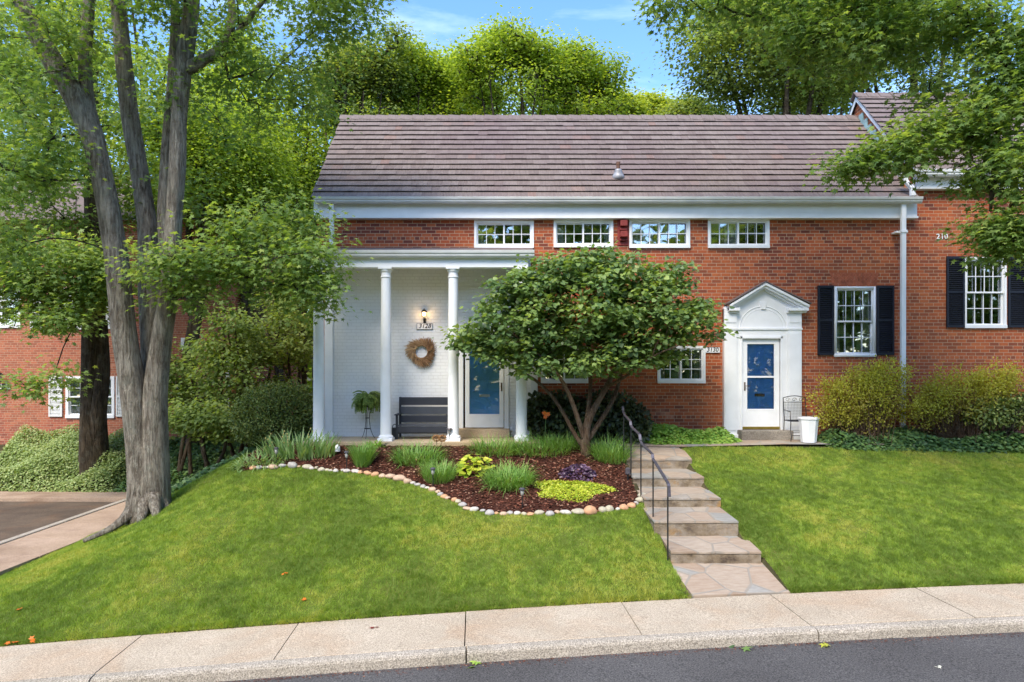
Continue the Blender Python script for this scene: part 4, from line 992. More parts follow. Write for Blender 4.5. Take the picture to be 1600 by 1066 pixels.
# ================================================================== border stones
edge = np.array([hit(*p)[:2] for p in [(388, 736), (400, 734), (440, 730), (470, 729), (500, 735), (560, 740), (600, 746), (640, 755), (680, 769), (705, 782), (735, 797), (770, 803), (850, 805), (930, 802), (985, 794), (1004, 784), (1003, 778)]])
sl_ = np.concatenate([[0], np.cumsum(np.linalg.norm(np.diff(edge, axis=0), axis=1))]); u = 0; k = 0
smat = [simple('river_stone', c_, .7, .18, 14, bump=.004) for c_ in ((.46, .42, .38), (.48, .34, .24), (.52, .29, .16), (.36, .34, .32), (.50, .47, .42), (.42, .38, .28))]
snm = ['grey tan', 'sandy', 'orange', 'dark grey', 'whitish', 'olive tan']
while u < sl_[-1]:
    s = R.uniform(.045, .095) if R.random() < .85 else R.uniform(.095, .135); u += s*.95
    x = np.interp(u, sl_, edge[:, 0])+R.normal(0, .012); y = np.interp(u, sl_, edge[:, 1])+R.normal(0, .02); u += s*.95
    bm = bmesh.new(); bmesh.ops.create_icosphere(bm, subdivisions=3, radius=1)
    ph = R.uniform(0, 6, 6); fl = R.uniform(.5, .72)
    for v in bm.verts:
        q = v.co; d = 1+.09*sin(2.1*q.x+ph[0])+.08*sin(2.7*q.y+ph[1])+.07*sin(3*q.z+ph[2])+.04*sin(5*q.x+4*q.y+ph[3])
        v.co = Vector((q.x*s*d, q.y*s*.8*d, q.z*s*fl*d))
    me = bpy.data.meshes.new('border_stone'); bm.to_mesh(me); bm.free(); me.polygons.foreach_set('use_smooth', [True]*len(me.polygons))
    ci = int(R.integers(0, 6)); me.materials.append(smat[ci]); o = bpy.data.objects.new('border_stone', me); C.collection.objects.link(o)
    o.location = (x, y, float(H(x, y))+s*fl*.45); o.rotation_euler = (R.normal(0, .12), R.normal(0, .12), R.uniform(-.5, .5))
    o['category'] = 'stone'; o['group'] = 'river stones edging the flower bed'; o['label'] = 'rounded river stone in the row edging the mulched flower bed'; k += 1
# ================================================================== solar path lights and spots
def solar(px_, py_, Yhint, label, hgt=.36, r=.055):
    p = hit(px_, py_); t = thing('path_light', label, 'garden light', p, 'small solar path lights in the bed'); x, y, z = p; z += .02
    m = MB(); m.tube([(x, y, z-.05), (x, y, z+hgt-.12)], .010, 8); m.build('stake', M['iron'], t)
    m = MB(); m.lathe([(.012, hgt-.14), (.03, hgt-.11), (.033, hgt-.03)], (x, y, z), 14); m.build('lamp_glass', solar_g, t, smooth=True)
    m = MB(); m.lathe([(.038, hgt-.035), (r, hgt-.025), (r, hgt-.01), (r*.6, hgt+.008), (.01, hgt+.01)], (x, y, z), 18); m.build('cap', M['iron2'], t)
    return t
solar_g = simple('frosted_lens', (.30, .30, .28), .25, .2, 30)
solar(541.5, 735, 0, 'small black path light beside the upright chive clump')
solar(676.5, 763, 0, 'small dark path light in front of the grassy clump, third from the steps')
solar(816, 797, 0, 'small dark path light in the mulch nearest the pavement')
t = thing('path_light', 'dark path light standing close to the porch under the bench', 'garden light', hit(709, 697), 'small solar path lights in the bed')
x, y, z = hit(702, 697); m = MB(); m.tube([(x, y, z), (x, y, z+.30)], .009, 8); m.build('stake', M['iron'], t)
m = MB(); m.lathe([(.012, .27), (.03, .30), (.035, .37)], (x, y, z), 14); m.build('lamp_glass', solar_g, t)
m = MB(); m.lathe([(.03, .365), (.07, .375), (.06, .39), (.01, .40)], (x, y, z), 14); m.build('cap', M['iron2'], t)
solar(431.5, 727, 0, 'dark stake light among the iris leaves at the left end of the bed', .34, .05)
x, y, z = hit(527, 712); t = thing('spotlight', 'small white spotlight on the mulch beside the iris leaves', 'garden light', (x, y, z))
m = MB(); m.tube([(x, y, z), (x, y, z+.09)], .012, 8); m.build('stake', M['iron'], t)
m = MB(); m.lathe([(.05, .08), (.062, .09), (.055, .17), (.035, .21), (.02, .225)], (x, y, z), 12); m.build('lamp_head', M['plastic'], t)
x, y, z = hit(981, 752); t = thing('spotlight', 'dark spotlight beside the handrail at the edge of the bed', 'garden light', (x, y, z))
m = MB(); m.tube([(x, y, z), (x, y, z+.12)], .02, 8); m.build('stake', M['iron'], t)
m = MB(); m.lathe([(.035, .12), (.05, .14), (.05, .24), (.02, .26)], (x, y, z), 12); m.build('lamp_head', M['iron2'], t)
# ================================================================== bed plants
def blades(name, mat, parent, c, n, L0, wd, spread, arc, rad, T=5, hfun=None, sq=(1, 1)):
    """arching strap leaves rooted in a disc"""
    q = R.uniform(0, 2*pi, n); r = rad*np.sqrt(R.random(n)); px_ = c[0]+r*np.cos(q)*sq[0]; py_ = c[1]+r*np.sin(q)*sq[1]
    pz = H(px_, py_)+.01; a = q+R.normal(0, .8, n); Ls = L0*R.uniform(.6, 1.15, n); lean = np.abs(R.normal(spread, spread*.5, n)); ar = arc*R.uniform(.4, 1.4, n)
    x = np.zeros(n); z = np.zeros(n); V = []; el_ = pi/2-lean; wv = np.stack([-np.sin(a), np.cos(a), 0*a], 1)
    for k in range(T+1):
        f = k/T; ww = wd*(1-f**2.2*.92)*np.where(f < .1, .7, 1); P = np.stack([px_+x*np.cos(a), py_+x*np.sin(a), pz+z], 1)
        V += [P-wv*ww/2, P+wv*ww/2]; x = x+np.cos(el_)*Ls/T; z = z+np.sin(el_)*Ls/T; el_ = el_-ar/T
    V = np.stack(V, 1).reshape(-1, 3); b = (np.arange(n)*(2*T+2))[:, None]
    F = np.concatenate([b+np.array([[2*k, 2*k+1, 2*k+3, 2*k+2]]) for k in range(T)], 1).reshape(-1, 4)
    return fastmesh(name, V, F, M[mat], parent, np.repeat(np.clip(R.normal(.5, .25, n), 0, 1), T))
def clump(px_, py_, label, n, L0, wd, spread, arc, rad, mat='l_lilio', name='grass_clump', cat='plant', group=None, sq=(1, 1)):
    p = hit(px_, py_); o = blades(name, mat, None, p, n, L0, wd, spread, arc, rad, sq=sq); setp(o, label, cat, group); return p
G = 'strap-leaved clumps in the flower bed'
clump(567, 727, 'upright fine-bladed chive clump beside the left path light', 520, .48, .012, .30, .6, .17, group=G)
clump(586, 700, 'pale broad-leaved young plant behind the chive clump', 70, .25, .05, .7, 1.1, .10, 'l_pachy', 'leafy_plant')
clump(652, 722, 'wide light-green grassy clump in front of the bench', 620, .46, .012, .6, 1.3, .38, group=G, sq=(1.3, .8))
clump(686, 750, 'dense dark grassy clump behind the third path light', 680, .40, .009, .4, .9, .30, group=G)
clump(794, 757, 'big arching grassy clump right of the lime hosta', 900, .46, .012, .6, 1.4, .42, group=G)
clump(778, 706, 'grassy clump at the foot of the porch step', 520, .42, .012, .6, 1.2, .45, group=G, sq=(1.3, .7))
clump(845, 706, 'grassy clump left of the small tree trunk', 620, .42, .012, .55, 1.2, .5, group=G, sq=(1.3, .7))
clump(955, 717, 'tall grassy clump between the small tree and handrail', 620, .50, .012, .45, 1.1, .36, group=G)
clump(884, 700, 'shaded grassy clump right behind the small tree', 420, .42, .012, .5, 1.1, .42, group=G, sq=(1.2, .6))
p = clump(470, 712, 'row of broad iris leaves in front of the left column', 260, .52, .034, .35, .7, .62, 'l_iris', 'iris_plant', sq=(1.25, .42))
clump(405, 722, 'low light-green leafy perennials left of the irises', 420, .26, .025, .9, 1.3, .45, 'l_iris', 'leafy_plant', sq=(1.2, .5))
# iris seed stalks
for i, (a, b) in enumerate([(425, 676), (440, 672), (452, 676), (484, 668), (412, 683)]):
    q = hit(a+R.uniform(-3, 3), 712); m = MB(); h_ = Z(b, q[1])-q[2]
    t = thing('flower_stalk', ['faded iris stalk with dry yellow buds, leftmost but one', 'faded iris stalk with tan buds above the stake light', 'faded iris stalk near the middle of the iris row', 'tallest faded iris stalk, close to the left column', 'short faded iris stalk at the far left of the row'][i], 'flower', q)
    m.tube([q, q+[.01, 0, h_*.6], q+[.03*R.normal(), 0, h_]], .006, 5); m.build('stem', M['l_iris'], t)
    m = MB()
    for k in range(5): c = q+np.array([R.normal(0, .03), R.normal(0, .02), h_-.03-k*.06]); m.lathe([(.004, -.02), (.015, 0), (.004, .025)], c, 6)
    m.build('bud', simple('bud_tan', (.45, .36, .12), .7, .2, 20), t)
# hosta (lime)
def rosette(px_, py_, label, name, mat, n, ls, rx, ry, hz, T=T_OVAL, tilt=.5, rz=1):
    p = hit(px_, py_); q = R.uniform(0, 2*pi, n); r = np.sqrt(R.random(n)); lob = 1+.16*np.sin(q*3+px_)+.12*np.sin(q*5+2)+R.normal(0, .08, n); x = p[0]+r*lob*np.cos(q)*rx; y = p[1]+r*lob*np.sin(q)*ry
    z = H(x, y)+hz*(1-r**2)*R.uniform(.75, 1.05, n)+.03
    D = np.stack([np.cos(q)+R.normal(0, .4, n), np.sin(q)+R.normal(0, .4, n), R.normal(-.15, .2, n)], 1); Nn = np.stack([R.normal(0, tilt*.6, n), R.normal(-.2, tilt*.6, n), np.ones(n)], 1)
    o = leaves(name, M[mat], None, np.stack([x, y, z], 1), D, Nn, ls*R.uniform(.7, 1.2, n), T); setp(o, label, 'plant'); return o
rosette(737, 740, 'lime yellow hosta with broad leaves in the mulch', 'hosta_plant', 'l_hosta', 110, .15, .26, .24, .36)
rosette(752, 732, 'small second lime plant tucked against the hosta', 'hosta_plant', 'l_hosta', 36, .13, .16, .14, .22)
rosette(904, 746, 'dark purple low mound plant above the lime carpet', 'heuchera_plant', 'l_purple', 420, .075, .33, .24, .22, T_OVAL, 1.4)
rosette(893, 768, 'spreading bright lime carpet plant near the front of the bed', 'creeping_plant', 'l_hosta', 5200, .038, .66, .42, .10, T_OVAL, 1.0)
# dry alliums, orange lily
x, y, z = hit(684, 705); t = thing('dried_flower', 'pair of dried tan flower heads in front of the bench', 'flower', (x, y, z))
for dx in (-.03, .10):
    m = MB(); m.tube([(x+dx*.3, y, z), (x+dx, y, z+.24)], .005, 4); m.build('stem', M['barkb'], t)
    d = norm(R.normal(size=(260, 3))); P = np.array([x+dx, y, z+.27])+d*np.array([.07, .06, .055]); leaves('flower_head', M['tan'], t, P, d, norm(R.normal(size=d.shape)), np.full(260, .03), T_DIA)
x, y, z = W(853, 648, 15.1); t = thing('orange_lily', 'orange daylily flower in front of the dark evergreen bush', 'flower', (x, y, float(H(x, y))))
m = MB(); m.tube([(x-.03, y, float(H(x, y))), (x, y, z)], .006, 5); m.build('stem', M['l_iris'], t)
a = np.linspace(0, 2*pi, 7)[:-1]; P = np.tile([x, y, z], (12, 1)); aa = np.concatenate([a, a+.5]); D = np.stack([np.cos(aa), R.uniform(-.6, .1, 12), np.sin(aa)], 1); leaves('petals', M['orange'], t, P, D, np.tile([0., -1, .1], (12, 1)), np.tile([.11, .06], 6), T_DIA)
# mulch chips
n = 26000; x = R.uniform(-5.6, 2.34, n); y = R.uniform(11.7, 15.1, n); k_ = inside(bedpoly, x, y); x, y = x[k_], y[k_]; n = len(x)
q = R.uniform(0, 2*pi, n); P = np.stack([x, y, H(x, y)+.03+R.uniform(0, .015, n)], 1)
o = leaves('mulch', M['mulch'], None, P, np.stack([np.cos(q), np.sin(q), R.normal(0, .25, n)], 1), np.stack([R.normal(0, .35, n), R.normal(0, .35, n), np.ones(n)], 1), R.uniform(.025, .075, n), T_DIA); o['kind'] = 'stuff'; setp(o, 'reddish brown bark mulch chips covering the flower bed', 'mulch')
# ================================================================== grass blades
def turf(name, poly, n, L0=.048, wd=.0085, label=None):
    poly = np.array(poly); x0, y0 = poly.min(0); x1, y1 = poly.max(0); x0 = max(x0, -11.5); x1 = min(x1, 13.)
    x = R.uniform(x0, x1, n*2); y = y0+(y1-y0)*R.random(n*2)
    k_ = inside(poly, x, y) & (np.abs(x) < y*.80+.6) & (R.random(n*2) < np.clip((11.5/np.maximum(y, 1))**1.6, .25, 1)); x, y = x[k_][:n], y[k_][:n]; n = len(x)
    z = H(x, y); q = R.uniform(0, 2*pi, n); Ls = L0*R.uniform(.5, 1.25, n)*(.35+.75*vnoise(x, y, .12, 5)+.55*vnoise(x, y, .4, 6))
    t_, v_ = tv(x, y); Ls = Ls*np.where(v_ < .10, 1.1+.8*vnoise(x, y, .16, 11), 1)*np.where(R.random(n) < .03, 1.7, 1)
    q = 6.28*vnoise(x, y, .10, 8)*2+R.normal(0, .8, n); ln = R.uniform(.1, .95, n); ux = np.cos(q)*ln; uy = np.sin(q)*ln-np.where(v_ < .12, .5, 0); qq = R.uniform(0, 2*pi, n); wx, wy = np.cos(qq)*wd/2, np.sin(qq)*wd/2
    V = np.stack([np.stack([x-wx, y-wy, z], 1), np.stack([x+wx, y+wy, z], 1), np.stack([x+ux*Ls, y+uy*Ls, z+Ls*(1-.3*ln)], 1)], 1).reshape(-1, 3)
    big = .8*vnoise(x, y*.7, 1.3, 1)+.5*vnoise(x, y, .45, 2)+.55*vnoise(x, y, .14, 3)+.35*vnoise(x, y, .07, 4); rn = np.clip((big-1.1)*1.15+.42+R.normal(0, .13, n), 0, 1)
    o = fastmesh(name, V, np.arange(n*3).reshape(-1, 3), M['turf'], None, rn); o['kind'] = 'stuff'; setp(o, label, 'grass'); return o
turf('grass', lawnL, 520000, label='mown green lawn sloping down left of the garden steps')
turf('grass', lawnR, 330000, label='mown green lawn sloping up right of the garden steps')
# fallen leaves, blossoms
for i, (a, b, col, ls, lab) in enumerate([(1293, 1008, 'l_hosta', .10, 'pale green fallen leaf on the road by the kerb joint'), (747, 1040, 'l_pachy', .11, 'bright green fallen leaf in the gutter at the kerb'), (1154, 1014, 'l_ivy', .13, 'crumpled green-white leaves lying against the kerb'), (1466, 1043, 'cream', .045, 'pale petal scrap on the asphalt at the lower right'), (588, 981, 'redpaint', .07, 'small red fallen leaf on the pavement'),
        (475, 938, 'orange', .06, 'red fallen leaf on the lawn above the pavement'), (445, 897, 'orange', .05, 'small orange leaf in the middle of the left lawn'), (48, 1002, 'orange', .07, 'red leaf at the lawn edge, second from the left'), (18, 1006, 'orange', .07, 'red leaf at the far left lawn edge'), (29, 953, 'orange', .05, 'tiny red leaf on the lawn at the far left')]):
    Y = np.linspace(6, 14, 4000); xx = (a-CX)*Y/FPX; zz_ = CZ+(HY-b)*Y/FPX; tt, vv = tv(xx, Y); g_ = np.where(vv < -1.3, zs(tt)-.145, np.where(vv < 0, zs(tt), H(xx, Y)+.03)); j = np.argmax(zz_ < g_)
    p = np.array([xx[j], Y[j], g_[j]+.012])
    o = leaves('fallen_leaf', M[col], None, np.tile(p, (3, 1))+R.normal(0, ls*.25, (3, 3))*[1, 1, .1], R.normal(size=(3, 3))*[1, 1, .1], R.normal(0, .3, (3, 3))+[0, 0, 1], np.full(3, ls), T_MAPLE); setp(o, lab, 'leaf', None)
n = 2600; tt = R.uniform(-9, 6, n); vv = -1.335-np.abs(R.normal(0, .045, n))-.10*(R.random(n) < .06); x, y = xy(tt, vv); q = R.uniform(0, 6.3, n)
o = leaves('gutter_grit', M['mulch'], None, np.stack([x, y, zs(tt)-.140+R.uniform(0, .006, n)], 1), np.stack([np.cos(q), np.sin(q), 0*q], 1), np.stack([R.normal(0, .3, n), R.normal(0, .3, n), np.ones(n)], 1), R.uniform(.006, .028, n), T_DIA); o['kind'] = 'stuff'; setp(o, 'fine dirt and bits of bark gathered in the road gutter along the kerb', 'grit')
# ================================================================== ground covers
def cover(name, poly, n, mat, label, ls, hgt, T=T_OVAL, hn=.5, drop=0):
    poly = np.array(poly); x0, y0 = poly.min(0); x1, y1 = poly.max(0); x = R.uniform(x0, x1, n); y = R.uniform(y0, y1, n); k_ = inside(poly, x, y); x, y = x[k_], y[k_]; n = len(x)
    e = hgt*(.55+.45*np.sin(x*2.3+np.sin(y*3)*1.3)*np.sin(y*3.1+x))+hgt*.3
    d = np.full(n, 9.)
    for i in range(len(poly)):
        a, b = poly[i], poly[(i+1) % len(poly)]; ab = b-a; tt = np.clip(((x-a[0])*ab[0]+(y-a[1])*ab[1])/(ab@ab), 0, 1); d = np.minimum(d, np.hypot(x-a[0]-tt*ab[0], y-a[1]-tt*ab[1]))
    e = e*np.clip(d/.3, .12, 1); z = H(x, y)+e*R.uniform(.55, 1.05, n)+.01
    q = R.uniform(0, 2*pi, n); D = np.stack([np.cos(q), np.sin(q)-.3, R.normal(-.25, .3, n)], 1); Nn = np.stack([R.normal(0, hn, n), R.normal(-.45, hn, n), np.ones(n)], 1)
    o = leaves(name, M[mat], None, np.stack([x, y, z], 1), D, Nn, ls*R.uniform(.6, 1.25, n), T); o['kind'] = 'stuff'; setp(o, label, 'ground cover'); return o
cover('ground_cover', [(2.9, 15.55), (3.2, 15.25), (4.9, 15.35), (5.25, 15.6), (5.05, 16.15), (2.7, 16.15)], 5200, 'l_pachy', 'bright green leafy patch under the window left of the right-hand door', .085, .30)
cover('ivy', [(7.0, 15.1), (7.4, 14.98), (14, 14.95), (14, 16.1), (6.9, 16.1)], 14000, 'l_ivy', 'dark ivy strip along the foot of the wall at the right', .095, .26)
cover('ivy', [(-6.3, 15.9), (-6.95, 14.7), (-7.7, 14.35), (-8.75, 15.0), (-8.8, 19.0), (-9, 22.8), (-4.7, 22.8), (-4.75, 15.6)], 34000, 'l_ivy', 'dark ivy covering the bank behind the big multi-trunk tree', .10, .22)
cover('ivy', [(-9.6, 19.3), (-11.5, 19.4), (-11.8, 22.8), (-8.7, 22.8), (-8.7, 19.3)], 14000, 'l_ivy', 'dark ivy beneath the second trunk beside the parking court', .10, .35)
cover('ground_cover', [(-11.4, 19.45), (-16, 19.6), (-16, 22.4), (-11.4, 22.4)], 42000, 'l_hedge', 'pale green low hedge mass in front of the left brick house', .062, .62)
# ================================================================== bushes
def bush(name, label, blobs, mat, n, ls, T=T_OVAL, core=True, cat='bush', group=None, shell=.78, stems=True, up=.45, zmin=None):
    cs = [(W(b[0], b[1], b[2]), b[3]*b[2]/FPX, b[5], b[4]*b[2]/FPX) for b in blobs]; c0 = cs[0][0]; base = np.array([c0[0], c0[1], float(H(c0[0], c0[1]))])
    t = thing(name, label, cat, base, group); tot = sum(a[1]*a[3] for a in cs); P = []; D = []
    for c, rx, ry, rz in cs:
        k = int(n*rx*rz/tot); d = norm(R.normal(size=(k, 3))); lump = 1+.07*np.sin(d[:, 0]*7+c[0])*np.sin(d[:, 2]*6+1)+.05*np.sin(d[:, 1]*9+d[:, 2]*11)
        r = R.uniform(shell, 1.03, (k, 1))*lump[:, None]; P.append(c+d*r*np.array([rx, ry, rz])); D.append(d)
    P = np.concatenate(P); D = np.concatenate(D); k_ = P[:, 2] > H(P[:, 0], P[:, 1])+.02; P, D = P[k_], D[k_]
    Dl = D+R.normal(0, .7, D.shape); Nn = D*(1-up)+np.array([0, 0, up])+R.normal(0, .35, D.shape)
    leaves('foliage', M[mat], t, P, Dl, Nn, ls*R.uniform(.6, 1.2, len(P)), T)
    m = MB()
    for c, rx, ry, rz in cs:
        for i in range(14):
            d = norm(R.normal(size=3)); d[2] = abs(d[2]); e = c+d*np.array([rx, ry, rz])*.9; m.tube([base+R.normal(0, .05, 3)*[1, 1, 0], (base+e)/2+R.normal(0, .06, 3), e], [.016, .010, .004], 4, cap=False)
    m.build('stems', M['barkb'], t)
    return t
bush('boxwood_bush', 'large round clipped green bush left of the porch columns', [(425, 648, 16.3, 62, 50, .85, 0), (455, 640, 16.4, 40, 44, .6, 0), (395, 655, 16.2, 34, 40, .6, 0)], 'l_box', 17000, .055, T_OVAL, shell=.70)
bush('rhododendron_bush', 'dark evergreen bush against the wall behind the small tree, its left half', [(872, 655, 15.75, 52, 42, .45, 0), (840, 645, 15.8, 22, 30, .35, 0)], 'l_rhodo', 4600, .11, T_OVAL, shell=.35)
bush('rhododendron_bush', 'dark evergreen bush beside the handrail top, under the right window', [(955, 655, 15.7, 58, 44, .45, 0), (985, 668, 15.6, 34, 32, .4, 0)], 'l_rhodo', 5400, .10, T_OVAL, shell=.35)
def spirea(label, blobs, n):
    cs = blobs; c0 = W(*cs[0][:3]); base = np.array([c0[0], c0[1], float(H(c0[0], c0[1]))]); t = thing('spirea_bush', label, 'bush', base, 'yellow-green bushes along the right wall')
    att = blobpts(cs); att = att+R.normal(0, 1, att.shape)*[.14, .08, .08]; att[:, 2] += .10*vnoise(att[:, 0], att[:, 1], .25, 21); m = MB()
    for a in att:
        b0 = base+R.normal(0, .12, 3)*[1.6, 1, 0]+[(a[0]-base[0])*.35, 0, 0]; m.tube([b0, (b0+a)/2+R.normal(0, .04, 3)+[0, 0, .06], a], [.007, .005, .002], 3, cap=False)
    m.build('stems', M['barkr'], t)
    P = np.repeat(att, n, axis=0); o = R.normal(size=P.shape)*[.06, .06, .085]; P = P+o; k_ = P[:, 2] > H(P[:, 0], P[:, 1]); P = P[k_]; o = o[k_]
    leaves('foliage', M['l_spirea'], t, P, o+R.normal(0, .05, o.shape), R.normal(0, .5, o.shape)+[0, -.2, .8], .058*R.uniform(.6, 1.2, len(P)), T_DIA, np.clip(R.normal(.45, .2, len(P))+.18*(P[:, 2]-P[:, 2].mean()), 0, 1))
spirea('yellow-green bush in front of the white downspout, left of the pair', [(1345, 622, 15.55, 66, 42, .35, 210), (1380, 592, 15.6, 34, 26, .25, 70), (1325, 652, 15.5, 50, 24, .3, 70)], 36)
spirea('yellow-green bush right of the white downspout', [(1500, 620, 15.55, 74, 36, .35, 215), (1560, 605, 15.6, 42, 26, .3, 90), (1440, 640, 15.55, 34, 30, .3, 60)], 36)
bush('azalea_bush', 'darker green bush at the right edge behind the ivy strip', [(1560, 645, 15.4, 60, 26, .4, 0), (1610, 640, 15.4, 40, 34, .4, 0)], 'l_box', 4200, .07, T_OVAL, shell=.3)

# ================================================================== left brick house
YL = 23.0
def lx(p): return X(p, YL)
def lz(p): return Z(p, YL)
h3 = thing('brick_house', 'red brick house with pale shutters behind the trees at the left edge', 'house', (-14, 26, .6))
lw = [(103, 179, 588, 652), (0, 33, 452, 511), (112, 160, 455, 514), (283, 301, 528, 546), (-130, -70, 588, 652), (-110, -60, 452, 511)]
m = MB(); wall(m, lx(-420), lx(368), 0, 8.2, YL, [(lx(a)+.02, lx(b)-.02, lz(d)+.02, lz(c)-.02) for a, b, c, d in lw]); m.build('wall', M['brickl'], h3)
m = MB(); m.add([(lx(368), YL, 0), (lx(368), 31, 0), (lx(368), 31, 8.2), (lx(368), YL, 8.2)], [(0, 1, 2, 3)]); m.build('side_wall', M['brickX'], h3)
for i, (a, b, c, d) in enumerate(lw): window(h3, lx(a), lx(b), lz(d), lz(c), YL, 'hung', 4 if b-a > 50 else 2, 4 if b-a > 20 else 2, None, [(0, 1)] if i == 0 else None, .09)
for a, b, c, d in ((77, 98, 588, 651), (182, 200, 588, 651), (48, 66, 450, 514), (90, 112, 450, 514), (161, 178, 450, 514), (-20, -3, 450, 514)): shutter(h3, lx(a), lx(b), lz(d), lz(c), YL, 'lshut')
for a, c, d in ((357, 548, 660), (304, 598, 638), (281, 594, 645), (328, 600, 650)): 
    m = MB(); m.box(lx(a)-.05, lx(a)+.05, YL-.12, YL-.02, lz(d), lz(c)); m.build('downspout', M['offwhite'], h3)
m = MB(); m.add([(lx(-440), YL-.4, 8.1), (lx(380), YL-.4, 8.1), (lx(380), 27, 10.8), (lx(-440), 27, 10.8), (lx(380), 31.4, 8.1), (lx(-440), 31.4, 8.1)], [(0, 1, 2, 3), (3, 2, 4, 5)]); m.build('roof', M['roof'], h3)
plate('3126', 6, 604, YL-.01, .46, .18, .18, 'white plate reading 3126 on the left brick house', .0)
lantern(6, 592, YL-.01, 1.25, 'unlit dark wall lamp above the plate on the left brick house', M['iron'], False)
# ================================================================== the big multi-trunk maple
Yt = 13.4
A = stem([(229, 815, Yt, 33), (225, 765, Yt, 24), (217, 700, Yt, 19.5), (205, 600, Yt-.1, 18.5), (192, 520, Yt-.15, 18), (181, 400, Yt-.2, 17), (166, 310, Yt-.3, 16), (150, 235, Yt-.4, 15.5), (122, 160, Yt-.5, 17), (78, 90, Yt-.6, 15), (45, 30, Yt-.7, 14), (15, -50, Yt-.8, 12), (-10, -160, Yt-.9, 9)])
A2 = stem([(150, 225, Yt-.35, 14), (136, 165, Yt-.3, 10), (131, 100, Yt-.3, 9.5), (135, 40, Yt-.3, 9), (142, -40, Yt-.3, 8), (150, -160, Yt-.3, 6)])
B = stem([(236, 790, Yt+.2, 24), (236, 690, Yt+.2, 20), (238, 560, Yt+.4, 17), (232, 450, Yt+.5, 16), (230, 350, Yt+.5, 14), (216, 260, Yt+.5, 13), (202, 180, Yt+.5, 13), (192, 90, Yt+.5, 12), (184, 0, Yt+.5, 11), (176, -120, Yt+.5, 8)])
Cc = stem([(238, 800, Yt, 26), (242, 700, Yt, 19), (240, 620, Yt, 18), (251, 530, Yt, 15), (266, 440, Yt, 13.5), (271, 340, Yt, 12), (277, 260, Yt, 12.5), (279, 180, Yt, 11.5), (288, 90, Yt, 13), (298, 20, Yt, 12), (304, -70, Yt, 10), (312, -180, Yt, 7)])
C2 = stem([(262, 420, Yt+.3, 11), (255, 340, Yt+.4, 10), (260, 240, Yt+.5, 9), (268, 140, Yt+.5, 8), (274, 40, Yt+.5, 7), (270, -60, Yt+.5, 5)])
Dd = stem([(292, 108, Yt, 11), (318, 95, Yt, 8.5), (340, 82, Yt, 7.5), (358, 66, Yt, 6.5), (364, 30, Yt, 6), (360, -30, Yt, 5)])
E2 = stem([(364, 62, Yt, 6), (395, 20, Yt-.2, 4), (430, -20, Yt-.4, 3)])
roots = [stem([(216, 780, Yt-.1, 13), (203, 808, Yt-.35, 9), (182, 824, Yt-.55, 5), (130, 846, Yt-.8, 3)]), stem([(228, 775, Yt-.15, 12), (222, 806, Yt-.45, 7), (216, 822, Yt-.6, 3)]), stem([(248, 765, Yt, 11), (256, 795, Yt-.05, 8), (272, 806, Yt-.1, 3)]), stem([(240, 775, Yt-.2, 11), (243, 802, Yt-.45, 7), (246, 816, Yt-.6, 3)])]
blm = [(60, 60, 12.6, 90, 70, 1.3, 22), (150, -40, 12.4, 160, 70, 1.6, 24), (330, -60, 13, 170, 80, 1.8, 40), (500, 10, 13.2, 70, 50, 1.2, 22), (555, -20, 13.4, 45, 45, 1, 14),
       (420, 90, 13.6, 80, 60, 1.0, 22), (250, 40, 14.2, 80, 60, 1, 12), (40, 230, 12.3, 60, 90, .9, 26), (10, 330, 12.3, 45, 70, .8, 12), (330, 180, 14.3, 80, 60, 1, 14), (480, 140, 14, 60, 50, 1, 10),
       (370, 395, 13.2, 80, 52, .9, 26), (440, 425, 13.3, 66, 50, .8, 24), (492, 470, 13.4, 24, 30, .5, 7), (330, 460, 13.2, 50, 28, .6, 8), (265, 415, 12.7, 34, 26, .4, 9), (420, 345, 13.6, 84, 40, .9, 15), (500, 400, 13.4, 14, 40, .35, 7),
       (215, 430, 12.6, 14, 16, .3, 2), (290, 300, 14.5, 30, 40, .6, 5)]
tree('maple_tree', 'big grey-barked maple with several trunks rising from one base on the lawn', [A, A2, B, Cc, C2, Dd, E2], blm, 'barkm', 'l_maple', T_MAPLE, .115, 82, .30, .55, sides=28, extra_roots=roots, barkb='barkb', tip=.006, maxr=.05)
# ---- second tree further left
Y2 = 20.5
S1 = stem([(146, 778, Y2, 25), (144, 730, Y2, 20), (141, 690, Y2, 17), (141, 620, Y2, 15), (144, 520, Y2, 16), (149, 430, Y2, 16), (148, 320, Y2, 15), (142, 200, Y2, 12), (138, 80, Y2, 9), (130, -60, Y2, 6)])
S1b = stem([(160, 775, Y2+.1, 16), (156, 715, Y2+.1, 12), (152, 650, Y2-.1, 11), (160, 580, Y2, 10), (158, 500, Y2, 8)])
tree('maple_tree', 'dark-barked twisted maple left of the big one by the parking court', [S1, S1b], [(80, 430, 18.4, 90, 56, 1.2, 60), (20, 440, 18.4, 60, 70, 1.2, 34), (170, 430, 19.2, 60, 60, 1, 22), (100, 500, 18, 50, 28, .6, 16), (60, 590, 17.4, 40, 26, .4, 7), (30, 340, 19, 90, 60, 1.4, 30), (120, 300, 20, 110, 80, 1.6, 40), (60, 160, 19.5, 120, 100, 2, 44), (210, 180, 20, 90, 120, 1.6, 30), (30, 40, 19.5, 110, 80, 2, 20)],
     'barkd', 'l_maple', T_MAPLE, .15, 78, .36, .5, sides=20, barkb='barkb', rough=.09)
